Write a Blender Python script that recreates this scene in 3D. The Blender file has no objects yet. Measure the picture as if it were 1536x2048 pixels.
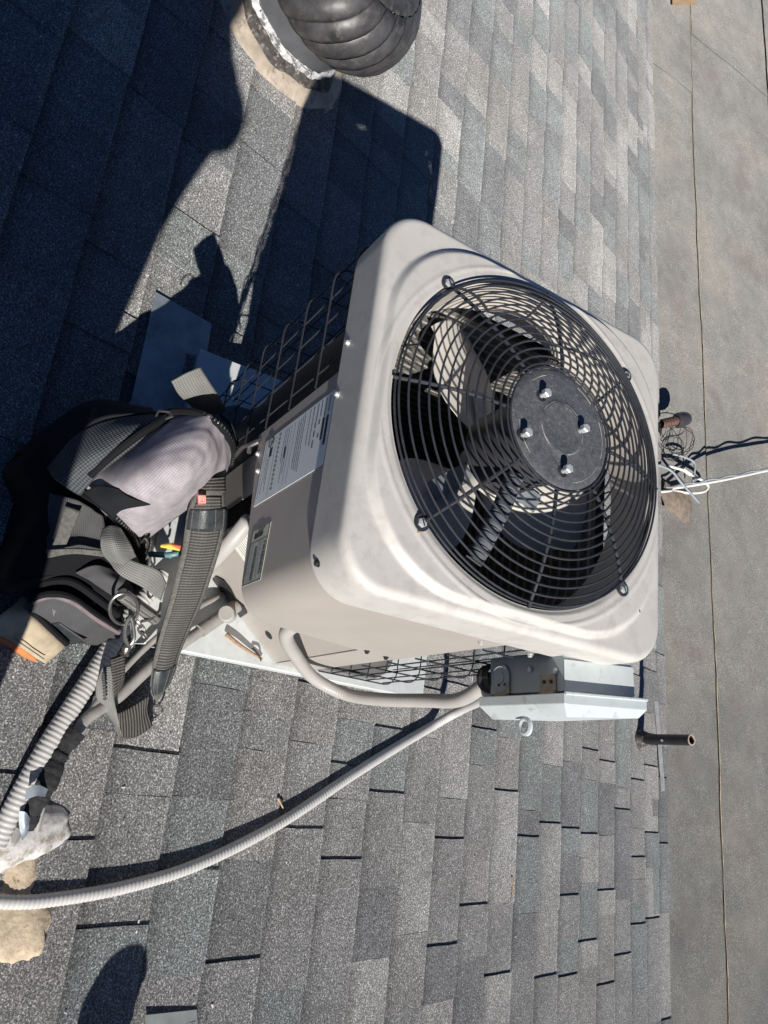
import bpy, math, random
import numpy as np
from mathutils import Vector, Matrix

# ------------------------------------------------------------------ camera, sky, sun, exposure
scene = bpy.context.scene
def rod(r):
    t = np.linalg.norm(r); k = np.array(r)/t
    K = np.array([[0,-k[2],k[1]],[k[2],0,-k[0]],[-k[1],k[0],0]])
    return np.eye(3)+math.sin(t)*K+(1-math.cos(t))*K@K
RC = rod([1.6172430464584113, 1.9680548374535756, 0.21826211847883406])   # rows: picture right, picture down, forward
CAM = np.array([0.518566, -0.732711, 0.818102]); FPX = 1527.09
cam = bpy.data.cameras.new('camera'); camo = bpy.data.objects.new('camera', cam); scene.collection.objects.link(camo)
cam.sensor_fit = 'HORIZONTAL'; cam.sensor_width = 36.0; cam.lens = 36.0*FPX/1536.0; cam.clip_start = 0.02; cam.clip_end = 500
mw = Matrix.Identity(4)
for i in range(3):
    mw[i][0] = RC[0][i]; mw[i][1] = -RC[1][i]; mw[i][2] = -RC[2][i]; mw[i][3] = CAM[i]
camo.matrix_world = mw; scene.camera = camo

SUN = np.array([-.803, .098, -.585]); SUN /= np.linalg.norm(SUN)
sl_ = bpy.data.lights.new('sun', 'SUN'); sl_.energy = 5.0; sl_.angle = math.radians(0.53); sl_.color = (1.0, .955, .89)
so = bpy.data.objects.new('sun', sl_); scene.collection.objects.link(so); so.location = (6, -1, 6)
so.rotation_euler = Vector(SUN).to_track_quat('-Z', 'Y').to_euler()
world = bpy.data.worlds.new('World'); scene.world = world; world.use_nodes = True
wn = world.node_tree.nodes; wl = world.node_tree.links
sky = wn.new('ShaderNodeTexSky'); sky.sky_type = 'NISHITA'; sky.sun_disc = False
sky.sun_elevation = math.asin(-SUN[2]); sky.sun_rotation = math.atan2(-SUN[0], -SUN[1]); sky.altitude = 1500
sky.air_density = .75; sky.dust_density = 0.0; sky.ozone_density = 9.0
bg = wn['Background']; bg.inputs['Strength'].default_value = 0.05
wl.new(sky.outputs[0], bg.inputs[0])
vs = scene.view_settings; vs.view_transform = 'Standard'; vs.look = 'None'; vs.exposure = 0.3; vs.gamma = 1.0
vs.use_curve_mapping = False

# ------------------------------------------------------------------ geometry helpers
rnd = random.Random(7)
SL = math.atan(1/3); CS, SN = math.cos(SL), math.sin(SL)
Z0 = -1.02                                  # the roof passes 1.02 m under the fan guard
RN = np.array([0, SN, CS]); RV = np.array([0, CS, -SN])
EXPO = .1647; ZF = -1.914                                 # low-slope roof beyond the shingles
TH = -0.025087; CT, ST = math.cos(TH), math.sin(TH)
def V(*a): return np.array(a, float)
def RP(x, v, w=0.0): return V(x, 0, Z0)+v*RV+w*RN          # roof coordinates -> world
def UW(x, y, z): return V(x*CT-y*ST, x*ST+y*CT, z)         # condenser coordinates -> world
UX = V(CT, ST, 0); UY = V(-ST, CT, 0); UZ = V(0, 0, 1)
def ray(px, py): return RC.T@V((px-768)/FPX, (py-1024)/FPX, 1)
def onpl(px, py, n, d): r = ray(px, py); return CAM+r*((d-n@CAM)/(n@r))
def P(px, py, h=0.0): return onpl(px, py, RN, Z0*CS+h)      # point h above the shingles
def PZ(px, py, z): return onpl(px, py, V(0,0,1), z)
def PF(px, py, y=-.298): return onpl(px, py, UY, y)
def pr(w):
    q = RC@(np.array(w)-CAM); return 768+FPX*q[0]/q[2], 1024+FPX*q[1]/q[2], q[2]
def nrm(a): return a/(np.linalg.norm(a)+1e-12)

class MB:
    def __init__(s): s.v = []; s.f = []; s.m = []; s.uv = {}
    def add(s, vs, fs, mi=0, uvs=None):
        o = len(s.v); s.v += [tuple(map(float, p)) for p in vs]
        for f in fs:
            s.f.append(tuple(i+o for i in f)); s.m.append(mi)
            if uvs is not None: s.uv[len(s.f)-1] = [uvs[i] for i in f]
    def box(s, c, a, b, d, mi=0):            # centre, three half-axis vectors
        c, a, b, d = map(np.array, (c, a, b, d)); vs = []
        for k in (-1, 1):
            for j in (-1, 1):
                for i in (-1, 1): vs.append(c+i*a+j*b+k*d)
        s.add(vs, [(0,2,3,1),(4,5,7,6),(0,1,5,4),(2,6,7,3),(0,4,6,2),(1,3,7,5)], mi); return s
    def ubox(s, x0, x1, y0, y1, z0, z1, mi=0):
        c = UW((x0+x1)/2, (y0+y1)/2, (z0+z1)/2); return s.box(c, UX*(x1-x0)/2, UY*(y1-y0)/2, UZ*(z1-z0)/2, mi)
    def tube(s, pts, r, seg=10, mi=0, caps=True, closed=False, flat=None):
        pts = [np.array(p, float) for p in pts]; n = len(pts); vs = []; fs = []
        t0 = nrm(pts[1]-pts[0]); up = V(0,0,1) if abs(t0[2]) < .9 else V(1,0,0); nn = nrm(np.cross(t0, up))
        for i in range(n):
            if closed: t = nrm(pts[(i+1) % n]-pts[i-1])
            else: t = nrm(pts[min(i+1, n-1)]-pts[max(i-1, 0)])
            nn = nrm(nn-t*(nn@t)); bb = np.cross(t, nn); ri = r[i] if hasattr(r, '__len__') else r
            for k in range(seg):
                a = 2*math.pi*k/seg; vs.append(pts[i]+ri*(math.cos(a)*nn+math.sin(a)*bb))
        for i in range(n if closed else n-1):
            for k in range(seg):
                a, b = i*seg+k, i*seg+(k+1) % seg; c = ((i+1) % n)*seg
                fs.append((a, b, c+(k+1) % seg, c+k))
        if caps and not closed: fs += [tuple(range(seg))[::-1], tuple((n-1)*seg+k for k in range(seg))]
        s.add(vs, fs, mi); return s
    def cyl(s, a, b, r0, r1=None, seg=24, mi=0):
        r1 = r0 if r1 is None else r1; return s.tube([a, b], [r0, r1], seg, mi)
    def lathe(s, o, ax, prof, seg=40, mi=0, a0=0, a1=2*math.pi, wob=None):  # prof: (r, h) pairs
        ax = nrm(ax); x = nrm(np.cross(ax, V(0,1,0.01))); y = np.cross(ax, x); vs = []; fs = []
        full = abs(a1-a0-2*math.pi) < 1e-6; ns = seg if full else seg+1
        for j, (r, h) in enumerate(prof):
            for k in range(ns):
                a = a0+(a1-a0)*k/seg; rr = r*(1+(wob(a, j) if wob else 0))
                vs.append(np.array(o)+ax*h+rr*(math.cos(a)*x+math.sin(a)*y))
        for j in range(len(prof)-1):
            for k in range(seg):
                b = (k+1) % ns; fs.append((j*ns+k, j*ns+b, (j+1)*ns+b, (j+1)*ns+k))
        s.add(vs, fs, mi); return s
    def sheet(s, G, thick=0.0, mi=0, back=None):     # G[i][j] grid of points, optional thickness
        G = np.array(G, float); n, m = G.shape[:2]
        L = np.concatenate([[0], np.cumsum(np.linalg.norm(np.diff(G[:, m//2], axis=0), axis=1))])
        W = np.concatenate([[0], np.cumsum(np.linalg.norm(np.diff(G[n//2], axis=0), axis=1))])
        uv = [(W[j], L[i]) for i in range(n) for j in range(m)]
        vs = G.reshape(-1, 3); q = lambda i, j: i*m+j
        F = [(q(i,j), q(i,j+1), q(i+1,j+1), q(i+1,j)) for i in range(n-1) for j in range(m-1)]
        if not thick: s.add(vs, F, mi, uv); return s
        if back is None:
            du = np.gradient(G, axis=0); dv = np.gradient(G, axis=1); N = np.cross(dv, du); N /= (np.linalg.norm(N, axis=2, keepdims=True)+1e-9)
            if (N.reshape(-1,3)@RN).mean() < 0: N = -N
        else: N = np.zeros_like(G)+nrm(np.array(back))*-1
        vb = (G-N*thick).reshape(-1, 3); k = n*m; allv = np.concatenate([vs, vb])
        F2 = [tuple(i+k for i in f[::-1]) for f in F]
        rim = [q(0,j) for j in range(m)]+[q(i,m-1) for i in range(1,n)]+[q(n-1,j) for j in range(m-2,-1,-1)]+[q(i,0) for i in range(n-2,0,-1)]
        R = [(rim[a], rim[a-1], rim[a-1]+k, rim[a]+k) for a in range(len(rim))]
        s.add(allv, F+F2+R, mi, uv+uv); return s
    def prism(s, top, vec, mi=0):
        top = [np.array(p, float) for p in top]; n = len(top); vec = np.array(vec)
        s.add(top+[p+vec for p in top], [tuple(range(n)), tuple(range(2*n-1, n-1, -1))]+[(i, i+n, (i+1) % n+n, (i+1) % n) for i in range(n)], mi); return s
    def mesh(s, name, mats):
        me = bpy.data.meshes.new(name); me.from_pydata(s.v, [], s.f)
        for m in mats: me.materials.append(m)
        me.polygons.foreach_set('material_index', s.m)
        if s.uv:
            ul = me.uv_layers.new(name='UVMap')
            for p in me.polygons:
                if p.index in s.uv:
                    for li, c in zip(p.loop_indices, s.uv[p.index]): ul.data[li].uv = c
        me.update(); return me
    def build(s, name, mat, parent=None, smooth=True, fix=True, bevel=0, subd=0, angle=35):
        mats = mat if isinstance(mat, (list, tuple)) else [mat]
        me = s.mesh(name, mats)
        if fix:
            import bmesh
            b = bmesh.new(); b.from_mesh(me); bmesh.ops.recalc_face_normals(b, faces=b.faces); b.to_mesh(me); b.free()
        o = bpy.data.objects.new(name, me); scene.collection.objects.link(o)
        if smooth:
            me.polygons.foreach_set('use_smooth', [True]*len(me.polygons))
            if angle < 180: me.set_sharp_from_angle(angle=math.radians(angle))
        if subd: m = o.modifiers.new('sub', 'SUBSURF'); m.levels = m.render_levels = subd
        if bevel: m = o.modifiers.new('bev', 'BEVEL'); m.width = bevel; m.segments = 2; m.limit_method = 'ANGLE'; m.angle_limit = math.radians(40)
        if parent is not None: adopt(o, parent)
        return o
def adopt(o, parent):
    o.parent = parent
    if parent.type == 'EMPTY': o.matrix_parent_inverse = Matrix.Translation(parent.location).inverted()
def thing(name, loc, label, cat, group=None):
    e = bpy.data.objects.new(name, None); e.empty_display_size = .1; e.location = Vector([float(a) for a in loc]); scene.collection.objects.link(e)
    return tag(e, label, cat, group)
def tag(o, label=None, cat=None, group=None, kind=None):
    if label: o['label'] = label
    if cat: o['category'] = cat
    if group: o['group'] = group
    if kind: o['kind'] = kind
    return o
def cr(p0, p1, p2, p3, t): return .5*((2*p1)+(-p0+p2)*t+(2*p0-5*p1+4*p2-p3)*t*t+(-p0+3*p1-3*p2+p3)*t**3)
def spline(pts, n=8):
    pts = [np.array(p, float) for p in pts]; out = []
    for i in range(len(pts)-1):
        a = pts[i-1] if i else 2*pts[0]-pts[1]; d = pts[i+2] if i+2 < len(pts) else 2*pts[-1]-pts[-2]
        for k in range(n): out.append(cr(a, pts[i], pts[i+1], d, k/n))
    return out+[pts[-1]]
def patch(ctrl, nu=8, nv=8):                     # ctrl rows of points -> smooth grid
    rows = [spline(r, nv) for r in ctrl]; cols = [spline([r[j] for r in rows], nu) for j in range(len(rows[0]))]
    return np.array(cols).transpose(1, 0, 2)
def pg(rows): return [[P(*q) for q in r] for r in rows]
def vnoise(p, f, seed=0):
    p = np.array(p)*f+seed*7.31; return (math.sin(p[0]*1.7+p[1]*2.3)+math.sin(p[1]*3.1-p[2]*1.9+1.3)+math.sin(p[2]*2.7+p[0]*3.7+2.1))/3

# ------------------------------------------------------------------ materials
def base_mat(name):
    m = bpy.data.materials.new(name); m.use_nodes = True; nt = m.node_tree
    return m, nt, nt.nodes['Principled BSDF'], nt.nodes.new('ShaderNodeNewGeometry')
def noise(nt, vec, scale, detail=3, rough=.55):
    n = nt.nodes.new('ShaderNodeTexNoise'); n.inputs['Scale'].default_value = scale; n.inputs['Detail'].default_value = detail
    n.inputs['Roughness'].default_value = rough; nt.links.new(vec, n.inputs['Vector']); return n.outputs['Fac']
def ramp(nt, fac, stops):
    r = nt.nodes.new('ShaderNodeValToRGB'); e = r.color_ramp.elements
    while len(e) < len(stops): e.new(.5)
    for x, (p, c) in zip(e, stops): x.position = p; x.color = (*c, 1) if hasattr(c, '__len__') else (c, c, c, 1)
    nt.links.new(fac, r.inputs[0]); return r.outputs[0]
def mix(nt, a, b, fac, mode='MIX'):
    m = nt.nodes.new('ShaderNodeMix'); m.data_type = 'RGBA'; m.blend_type = mode
    for ix, val in ((6, a), (7, b), (0, fac)):
        sock = m.inputs[ix]
        if hasattr(val, 'is_output'): nt.links.new(val, sock)
        elif ix == 0: sock.default_value = val
        else: sock.default_value = (*val, 1) if hasattr(val, '__len__') else (val, val, val, 1)
    return m.outputs[2]
def bump(nt, b, h, strength, dist):
    n = nt.nodes.new('ShaderNodeBump'); n.inputs['Strength'].default_value = strength; n.inputs['Distance'].default_value = dist
    nt.links.new(h, n.inputs['Height']); nt.links.new(n.outputs[0], b.inputs['Normal'])
def mat(name, col, rough=.6, metal=0.0, var=.18, vs_=14, bmp=0.0, bs=400, dirt=None, spec=None, coat=0):
    m, nt, b, g = base_mat(name); p = g.outputs['Position']; c = np.array(col)
    k = ramp(nt, noise(nt, p, vs_, 5), [(.3, tuple(c*(1-var))), (.7, tuple(np.minimum(1, c*(1+var))))])
    if dirt:
        dc, th, ds = dirt; k = mix(nt, k, dc, ramp(nt, noise(nt, p, ds, 6, .65), [(th, 0.), (th+.12, 1.)]))
    nt.links.new(k, b.inputs['Base Color']); b.inputs['Roughness'].default_value = rough; b.inputs['Metallic'].default_value = metal
    rr = nt.nodes.new('ShaderNodeMapRange'); rr.inputs[3].default_value = max(.05, rough-.12); rr.inputs[4].default_value = min(1, rough+.12)
    nt.links.new(noise(nt, p, vs_*3, 4), rr.inputs[0]); nt.links.new(rr.outputs[0], b.inputs['Roughness'])
    if spec is not None: b.inputs['Specular IOR Level'].default_value = spec
    if bmp: bump(nt, b, noise(nt, p, bs, 4), bmp, .002)
    return m
def shingle_mat(name, tint, gain):
    m, nt, b, g = base_mat(name); p = g.outputs['Position']; t = np.array(tint)*gain
    n1 = noise(nt, p, 255, 3, .8)
    k = ramp(nt, n1, [(.33, tuple(t*.22)), (.45, tuple(t*.66)), (.55, tuple(t*1.12)), (.62, tuple(t*2.3)), (.68, tuple(np.minimum(.9, t*3.8)))])
    # darker band along the top of every exposure, worn pale rim along the butt edge
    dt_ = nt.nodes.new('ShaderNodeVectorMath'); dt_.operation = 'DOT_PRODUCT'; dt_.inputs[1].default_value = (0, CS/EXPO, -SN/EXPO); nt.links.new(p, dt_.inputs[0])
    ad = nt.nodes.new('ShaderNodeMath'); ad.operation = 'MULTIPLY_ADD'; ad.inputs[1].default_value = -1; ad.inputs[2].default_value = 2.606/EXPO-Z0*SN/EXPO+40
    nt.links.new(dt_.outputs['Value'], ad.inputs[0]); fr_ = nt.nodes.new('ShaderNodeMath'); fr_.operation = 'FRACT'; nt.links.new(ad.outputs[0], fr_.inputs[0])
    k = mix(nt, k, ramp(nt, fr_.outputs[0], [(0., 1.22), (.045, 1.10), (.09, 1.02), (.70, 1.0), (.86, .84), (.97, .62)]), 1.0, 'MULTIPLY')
    k = mix(nt, k, ramp(nt, noise(nt, p, 4.5, 5, .6), [(.25, .80), (.75, 1.18)]), 1.0, 'MULTIPLY')
    k = mix(nt, k, ramp(nt, noise(nt, p, 42, 3, .6), [(.25, .86), (.75, 1.14)]), 1.0, 'MULTIPLY')
    nt.links.new(k, b.inputs['Base Color']); b.inputs['Roughness'].default_value = .85; b.inputs['Diffuse Roughness'].default_value = 1.0; b.inputs['Specular IOR Level'].default_value = .3
    bump(nt, b, n1, 1.0, .0024); return m
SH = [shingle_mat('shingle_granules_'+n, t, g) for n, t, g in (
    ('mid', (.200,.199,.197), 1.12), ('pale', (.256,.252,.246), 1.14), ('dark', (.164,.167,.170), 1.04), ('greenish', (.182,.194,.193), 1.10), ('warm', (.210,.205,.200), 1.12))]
def weave_mat(name, col, period, rough=.85, depth=.6, cross=.35, contrast=.45, var=.15):
    m, nt, b, g = base_mat(name); uvn = nt.nodes.new('ShaderNodeUVMap'); c = np.array(col)
    def wav(axis, per):
        w = nt.nodes.new('ShaderNodeTexWave'); w.bands_direction = axis; w.inputs['Scale'].default_value = .314/per
        w.inputs['Distortion'].default_value = .6; w.inputs['Detail'].default_value = 1; w.inputs['Detail Scale'].default_value = 3
        nt.links.new(uvn.outputs[0], w.inputs['Vector']); return w.outputs['Fac']
    a = wav('Y', period); x = wav('X', period*1.2)
    h = mix(nt, a, x, cross)
    k = ramp(nt, h, [(.15, tuple(c*(1-contrast))), (.85, tuple(np.minimum(1, c*(1+contrast))))])
    k = mix(nt, k, ramp(nt, noise(nt, g.outputs['Position'], 30, 5, .6), [(.25, 1-var), (.75, 1+var)]), 1.0, 'MULTIPLY')
    nt.links.new(k, b.inputs['Base Color']); b.inputs['Roughness'].default_value = rough; b.inputs['Specular IOR Level'].default_value = .25
    bump(nt, b, h, depth, .0012); return m
mt = {}
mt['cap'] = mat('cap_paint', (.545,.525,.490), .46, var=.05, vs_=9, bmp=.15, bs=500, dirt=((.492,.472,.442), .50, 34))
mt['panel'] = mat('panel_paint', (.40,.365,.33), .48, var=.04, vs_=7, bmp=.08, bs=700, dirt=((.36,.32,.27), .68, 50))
mt['black_wire'] = mat('guard_wire_coating', (.032,.035,.042), .45, var=.3, vs_=60)
mt['hub'] = mat('hub_paint', (.085,.09,.098), .6, var=.3, vs_=120, bmp=.5, bs=260, dirt=((.17,.17,.17), .56, 200))
mt['hub_edge'] = mat('worn_hub_paint', (.30,.28,.25), .7, var=.4, vs_=90)
mt['zinc'] = mat('zinc_plate', (.58,.60,.60), .45, .45, var=.12, vs_=40)
mt['chrome'] = mat('worn_chrome', (.34,.32,.30), .38, .95, var=.15, vs_=80, dirt=((.2,.15,.1), .62, 120))
mt['galv'] = mat('galvanised_sheet', (.66,.69,.68), .5, .25, var=.07, vs_=60, dirt=((.45,.46,.44), .62, 25))
mt['galv_dark'] = mat('weathered_sheet', (.30,.34,.38), .5, .4, var=.2, vs_=25, dirt=((.15,.17,.2), .6, 12))
mt['blade'] = mat('blade_paint', (.60,.57,.52), .5, .0, var=.1, vs_=20, dirt=((.30,.12,.05), .66, 22))
mt['shroud'] = mat('shroud_paint', (.55,.51,.46), .5, var=.08, vs_=20)
mt['rust'] = mat('rust', (.28,.10,.045), .9, var=.4, vs_=60, bmp=.4)
mt['dark'] = mat('black_rubber', (.02,.02,.022), .55, var=.3, vs_=50)
mt['motor'] = mat('motor_paint', (.05,.05,.055), .5, var=.2)
mt['whip'] = mat('grey_sealtight', (.40,.385,.36), .45, var=.06, vs_=30, dirt=((.25,.22,.19), .66, 60))
mt['flex'] = mat('grey_flex_jacket', (.53,.515,.49), .5, var=.06, vs_=30, dirt=((.28,.26,.23), .66, 40))
mt['pipe_grey'] = mat('painted_pipe', (.30,.285,.265), .6, var=.15, vs_=50, dirt=((.16,.14,.12), .6, 50))
mt['copper'] = mat('dull_copper', (.36,.19,.11), .45, .7, var=.3, vs_=70)
mt['insul'] = mat('torn_insulation', (.022,.022,.024), .95, var=.5, vs_=120, bmp=1.0, bs=160)
mt['mastic'] = mat('grey_white_mastic', (.62,.60,.57), .6, var=.15, vs_=30, bmp=.9, bs=60, dirt=((.34,.30,.25), .50, 38))
mt['foam'] = mat('tan_foam_sealant', (.52,.42,.30), .9, var=.25, vs_=50, bmp=.9, bs=130, dirt=((.22,.13,.06), .6, 60))
mt['lead'] = mat('grey_neck_paint', (.13,.135,.145), .35, .3, var=.15, vs_=20, dirt=((.40,.40,.40), .70, 60))
mt['turb'] = mat('dusty_black_metal', (.062,.060,.062), .46, .15, var=.45, vs_=18, dirt=((.10,.095,.09), .52, 40), bmp=.1, bs=60)
mt['tar'] = mat('tar_ring', (.06,.055,.05), .8, var=.5, vs_=60, bmp=.9, bs=90, dirt=((.30,.27,.24), .55, 55))
mt['ring'] = mat('tan_flashing_ring', (.40,.34,.27), .8, var=.3, vs_=22, bmp=.7, bs=110, dirt=((.15,.13,.11), .58, 26))
mt['white'] = mat('white_print_stock', (.80,.84,.84), .5, var=.03)
mt['cream'] = mat('cream_print_stock', (.72,.70,.62), .6, var=.05)
mt['olive'] = mat('aged_foil_label', (.60,.60,.48), .5, var=.08)
mt['ink'] = mat('black_ink', (.03,.03,.035), .6, var=.1)
mt['ink_soft'] = mat('grey_fine_print', (.20,.23,.26), .6, var=.1)
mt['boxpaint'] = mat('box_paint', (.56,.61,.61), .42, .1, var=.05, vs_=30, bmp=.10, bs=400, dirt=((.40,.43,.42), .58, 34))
mt['boxshade'] = mat('shaded_box_paint', (.32,.36,.38), .42, .15, var=.06, vs_=30)  # box paint with the shade of the side face put into the colour
mt['hinge'] = mat('hinge_steel', (.30,.27,.23), .45, .7, var=.2, vs_=90)
mt['wood'] = mat('dry_twig', (.33,.22,.14), .9, var=.3, vs_=120, bmp=.4, bs=200)
mt['bark_dark'] = mat('dark_twig', (.06,.045,.035), .9, var=.3)
mt['leaf'] = mat('dry_leaf', (.45,.30,.17), .8, var=.25, vs_=90)
mt['flat'] = None
mt['ripstop'] = weave_mat('lilac_ripstop', (.34,.31,.33), .0042, .8, .35, .5, .16, .30)
mt['mesh_f'] = weave_mat('charcoal_mesh', (.065,.072,.078), .0052, .8, .9, .5, .5)
mt['web'] = weave_mat('grey_webbing', (.19,.19,.178), .0042, .85, .8, .4, .3)
mt['web_dark'] = weave_mat('black_webbing', (.065,.06,.055), .0062, .8, 1.0, .15, .7)
mt['strap_web'] = weave_mat('strap_rib_weave', (.085,.082,.076), .0066, .8, 1.0, .15, .5)
mt['nylon'] = weave_mat('charcoal_nylon', (.07,.07,.072), .0030, .7, .5, .5, .35)
mt['black_nylon'] = weave_mat('black_nylon', (.012,.013,.016), .0030, .9, .4, .5, .4)
mt['felt'] = mat('grey_felt_edge', (.12,.115,.105), .95, var=.3, vs_=150, bmp=.8, bs=500)
mt['leather'] = mat('black_leather', (.035,.04,.043), .38, var=.3, vs_=60, bmp=.3, bs=260, dirt=((.12,.12,.12), .66, 80))
mt['zip'] = mat('zip_teeth', (.16,.15,.14), .35, .4, var=.3, vs_=200)
mt['purple'] = mat('mauve_binding', (.17,.13,.14), .7, var=.2, vs_=60)
mt['suede'] = mat('tan_suede', (.40,.33,.23), .9, var=.2, vs_=40, bmp=.3, bs=400)
mt['orange'] = mat('orange_trim', (.62,.20,.06), .7, var=.15, vs_=60)
mt['red'] = mat('red_tag', (.60,.09,.07), .6, var=.15)
mt['teal'] = mat('teal_cable', (.10,.22,.24), .4, var=.1)
mt['yellow'] = mat('yellow_jacket', (.75,.55,.08), .5, var=.1)
mt['plast'] = mat('ribbed_rubber_grip', (.16,.155,.145), .55, var=.2, vs_=60)
mt['cable_w'] = mat('white_cable', (.70,.68,.62), .5, var=.1, vs_=30)
mt['cable_g'] = mat('grey_cable', (.28,.31,.35), .5, var=.1, vs_=30)
mt['glass'] = mat('smoked_glass', (.05,.045,.05), .12, var=.2); 
mt['skin'] = mat('skin', (.42,.25,.17), .55, var=.06)
mt['denim'] = mat('work_denim', (.05,.07,.12), .85, var=.2, vs_=60, bmp=.3)
mt['shirt'] = mat('dark_work_shirt', (.06,.06,.07), .85, var=.15, vs_=30, bmp=.3)
mt['hair'] = mat('dark_hair', (.03,.022,.018), .6, var=.3, vs_=200)
def flat_mat():
    m, nt, b, g = base_mat('mineral_roll_roofing'); p = g.outputs['Position']
    n1 = noise(nt, p, 200, 3, .8)
    k = ramp(nt, n1, [(.28, (.08,.08,.077)), (.45, (.183,.180,.168)), (.57, (.245,.241,.225)), (.66, (.50,.48,.43)), (.72, (.7,.68,.62))])
    k = mix(nt, k, ramp(nt, noise(nt, p, 1.7, 6, .62), [(.30, (.72,.72,.74)), (.52, (1.,1.,1.)), (.72, (1.18,1.12,1.06))]), 1.0, 'MULTIPLY')
    k = mix(nt, k, ramp(nt, noise(nt, p, 9, 5, .6), [(.25, .86), (.75, 1.14)]), 1.0, 'MULTIPLY')
    k = mix(nt, k, (.17,.13,.12), ramp(nt, noise(nt, p, 2.6, 4, .7), [(.54, 0.), (.70, .45)]))
    nt.links.new(k, b.inputs['Base Color']); b.inputs['Roughness'].default_value = .9; b.inputs['Diffuse Roughness'].default_value = 1.0
    bump(nt, b, n1, .8, .002); return m
mt['flat'] = flat_mat()
def coil_mat(name, col, bright):
    m, nt, b, g = base_mat(name); p = g.outputs['Position']; sep = nt.nodes.new('ShaderNodeSeparateXYZ'); nt.links.new(p, sep.inputs[0])
    def bands(axis, per):
        w = nt.nodes.new('ShaderNodeTexWave'); w.bands_direction = axis; w.inputs['Scale'].default_value = .314/per
        w.inputs['Distortion'].default_value = .3; nt.links.new(p, w.inputs['Vector']); return w.outputs['Fac']
    z = ramp(nt, bands('Z', .024), [(.80, 0.), (.90, 1.)])
    k = mix(nt, ramp(nt, noise(nt, p, 90, 4, .7), [(.3, tuple(np.array(col)*.5)), (.7, tuple(np.array(col)*1.4))]), (bright,)*3, z)
    nt.links.new(k, b.inputs['Base Color']); b.inputs['Roughness'].default_value = .5
    bump(nt, b, noise(nt, p, 300, 2), .8, .003); return m
mt['coil_out'] = coil_mat('dirty_coil_fins', (.010,.010,.010), .03)
mt['coil_in'] = coil_mat('inner_coil_fins', (.13,.12,.105), .34)

# ------------------------------------------------------------------ setting: ground far below, house, roofs
g = MB(); g.add([V(-150,-150,-5.2), V(150,-150,-5.2), V(150,150,-5.2), V(-150,150,-5.2)], [(0,1,2,3)])
tag(g.build('ground', mat('dry_ground', (.16,.15,.11), .95, var=.3, vs_=2)), kind='structure')
V_EDGE = 2.728
d = MB(); d.prism([RP(-9, -4.2, -.004), RP(6.5, -4.2, -.004), RP(6.5, V_EDGE-.012, -.004), RP(-9, V_EDGE-.012, -.004)], -RN*.02)
roof = tag(d.build('shingle_roof', mat('roof_underlay', (.03,.03,.032), .95)), kind='structure')
# back slope of the roof behind the photographer, walls of the house
d = MB(); rg = RP(0, -4.2, 0)
d.prism([V(-9, rg[1], rg[2]), V(6.5, rg[1], rg[2]), V(6.5, rg[1]-6*CS, rg[2]-6*SN), V(-9, rg[1]-6*CS, rg[2]-6*SN)], V(0,0,-.03))
tag(d.build('back_roof_slope', SH[0]), kind='structure')

random.seed(3)
WID = [.09, .12, .15, .18, .21, .25, .30, .36]
protos = {}
def piece_mesh(wi, raised, tone, var):
    key = (wi, raised, tone, var)
    if key in protos: return protos[key]
    w = WID[wi]; t = .0074; up = .0052 if raised else 0; L = EXPO+.018; r = random.Random(hash(key) % 9999)
    n = 4; left = []; right = []
    for i in range(n+1):
        y = -L*i/n; left.append((r.uniform(-.0012, .0012), y)); right.append((w-.0012+r.uniform(-.0012, .0012), y))
    tk = lambda y: .0008+up+(t-.0008)*(1+y/L)
    nb = max(3, int(w/.05)); vs_b = [(left[0][0]+(right[0][0]-left[0][0])*i/nb, r.uniform(-.0012, .0012)) for i in range(nb+1)]
    outline = [vs_b[i] for i in range(nb+1)]+right[1:]+left[:0:-1]
    vs = [(x, y, tk(min(0, y))) for x, y in outline]; k = len(vs)
    vs += [(x, y, -.003) for x, y in outline]
    fs = [tuple(range(k))]+[(i, i+k, (i+1) % k+k, (i+1) % k) for i in range(k)]
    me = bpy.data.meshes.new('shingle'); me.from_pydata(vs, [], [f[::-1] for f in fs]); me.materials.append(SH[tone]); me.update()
    protos[key] = (me, vs, [f[::-1] for f in fs]); return protos[key]
pieces = []
rm = Matrix(((1,0,0,0),(0,CS,SN,0),(0,-SN,CS,0),(0,0,0,1)))
k = 0
while True:
    vb = 2.728 if k == 0 else 2.606-EXPO*(k-1)
    if vb < -4.0: break
    x = -8.9+rnd.random()*.3; raised = rnd.random() < .5; run = 0
    while x < 6.3:
        wi = rnd.choice([0,1,2,3,4,5,6,7] if raised else [0,1,2,3,4,4,5]); tone = rnd.choices([0,1,2,3,4], [3.2,2.6,2.6,3,2.2])[0]
        if vb < .3 and tone == 1 and x < -.2: tone = rnd.choice([0,1,4])
        pieces.append((x, vb, wi, raised, tone, rnd.randrange(3))); x += WID[wi]
        raised = (not raised) if rnd.random() < .86 else raised
    k += 1
def area(p):
    x, v, wi = p[:3]; q = [pr(RP(a, b)) for a, b in ((x,v),(x+WID[wi],v),(x+WID[wi],v-EXPO),(x,v-EXPO))]
    if min(c[2] for c in q) < .2: return 0
    if all(c[0] < 0 for c in q) or all(c[0] > 1536 for c in q) or all(c[1] < 0 for c in q) or all(c[1] > 2048 for c in q): return 0
    cx = [min(max(c[0], 0), 1536) for c in q]; cy = [min(max(c[1], 0), 2048) for c in q]
    return abs(sum(cx[i]*cy[i-1]-cx[i-1]*cy[i] for i in range(4)))/2
pieces.sort(key=lambda p: -area(p))
rest = MB()
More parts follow.
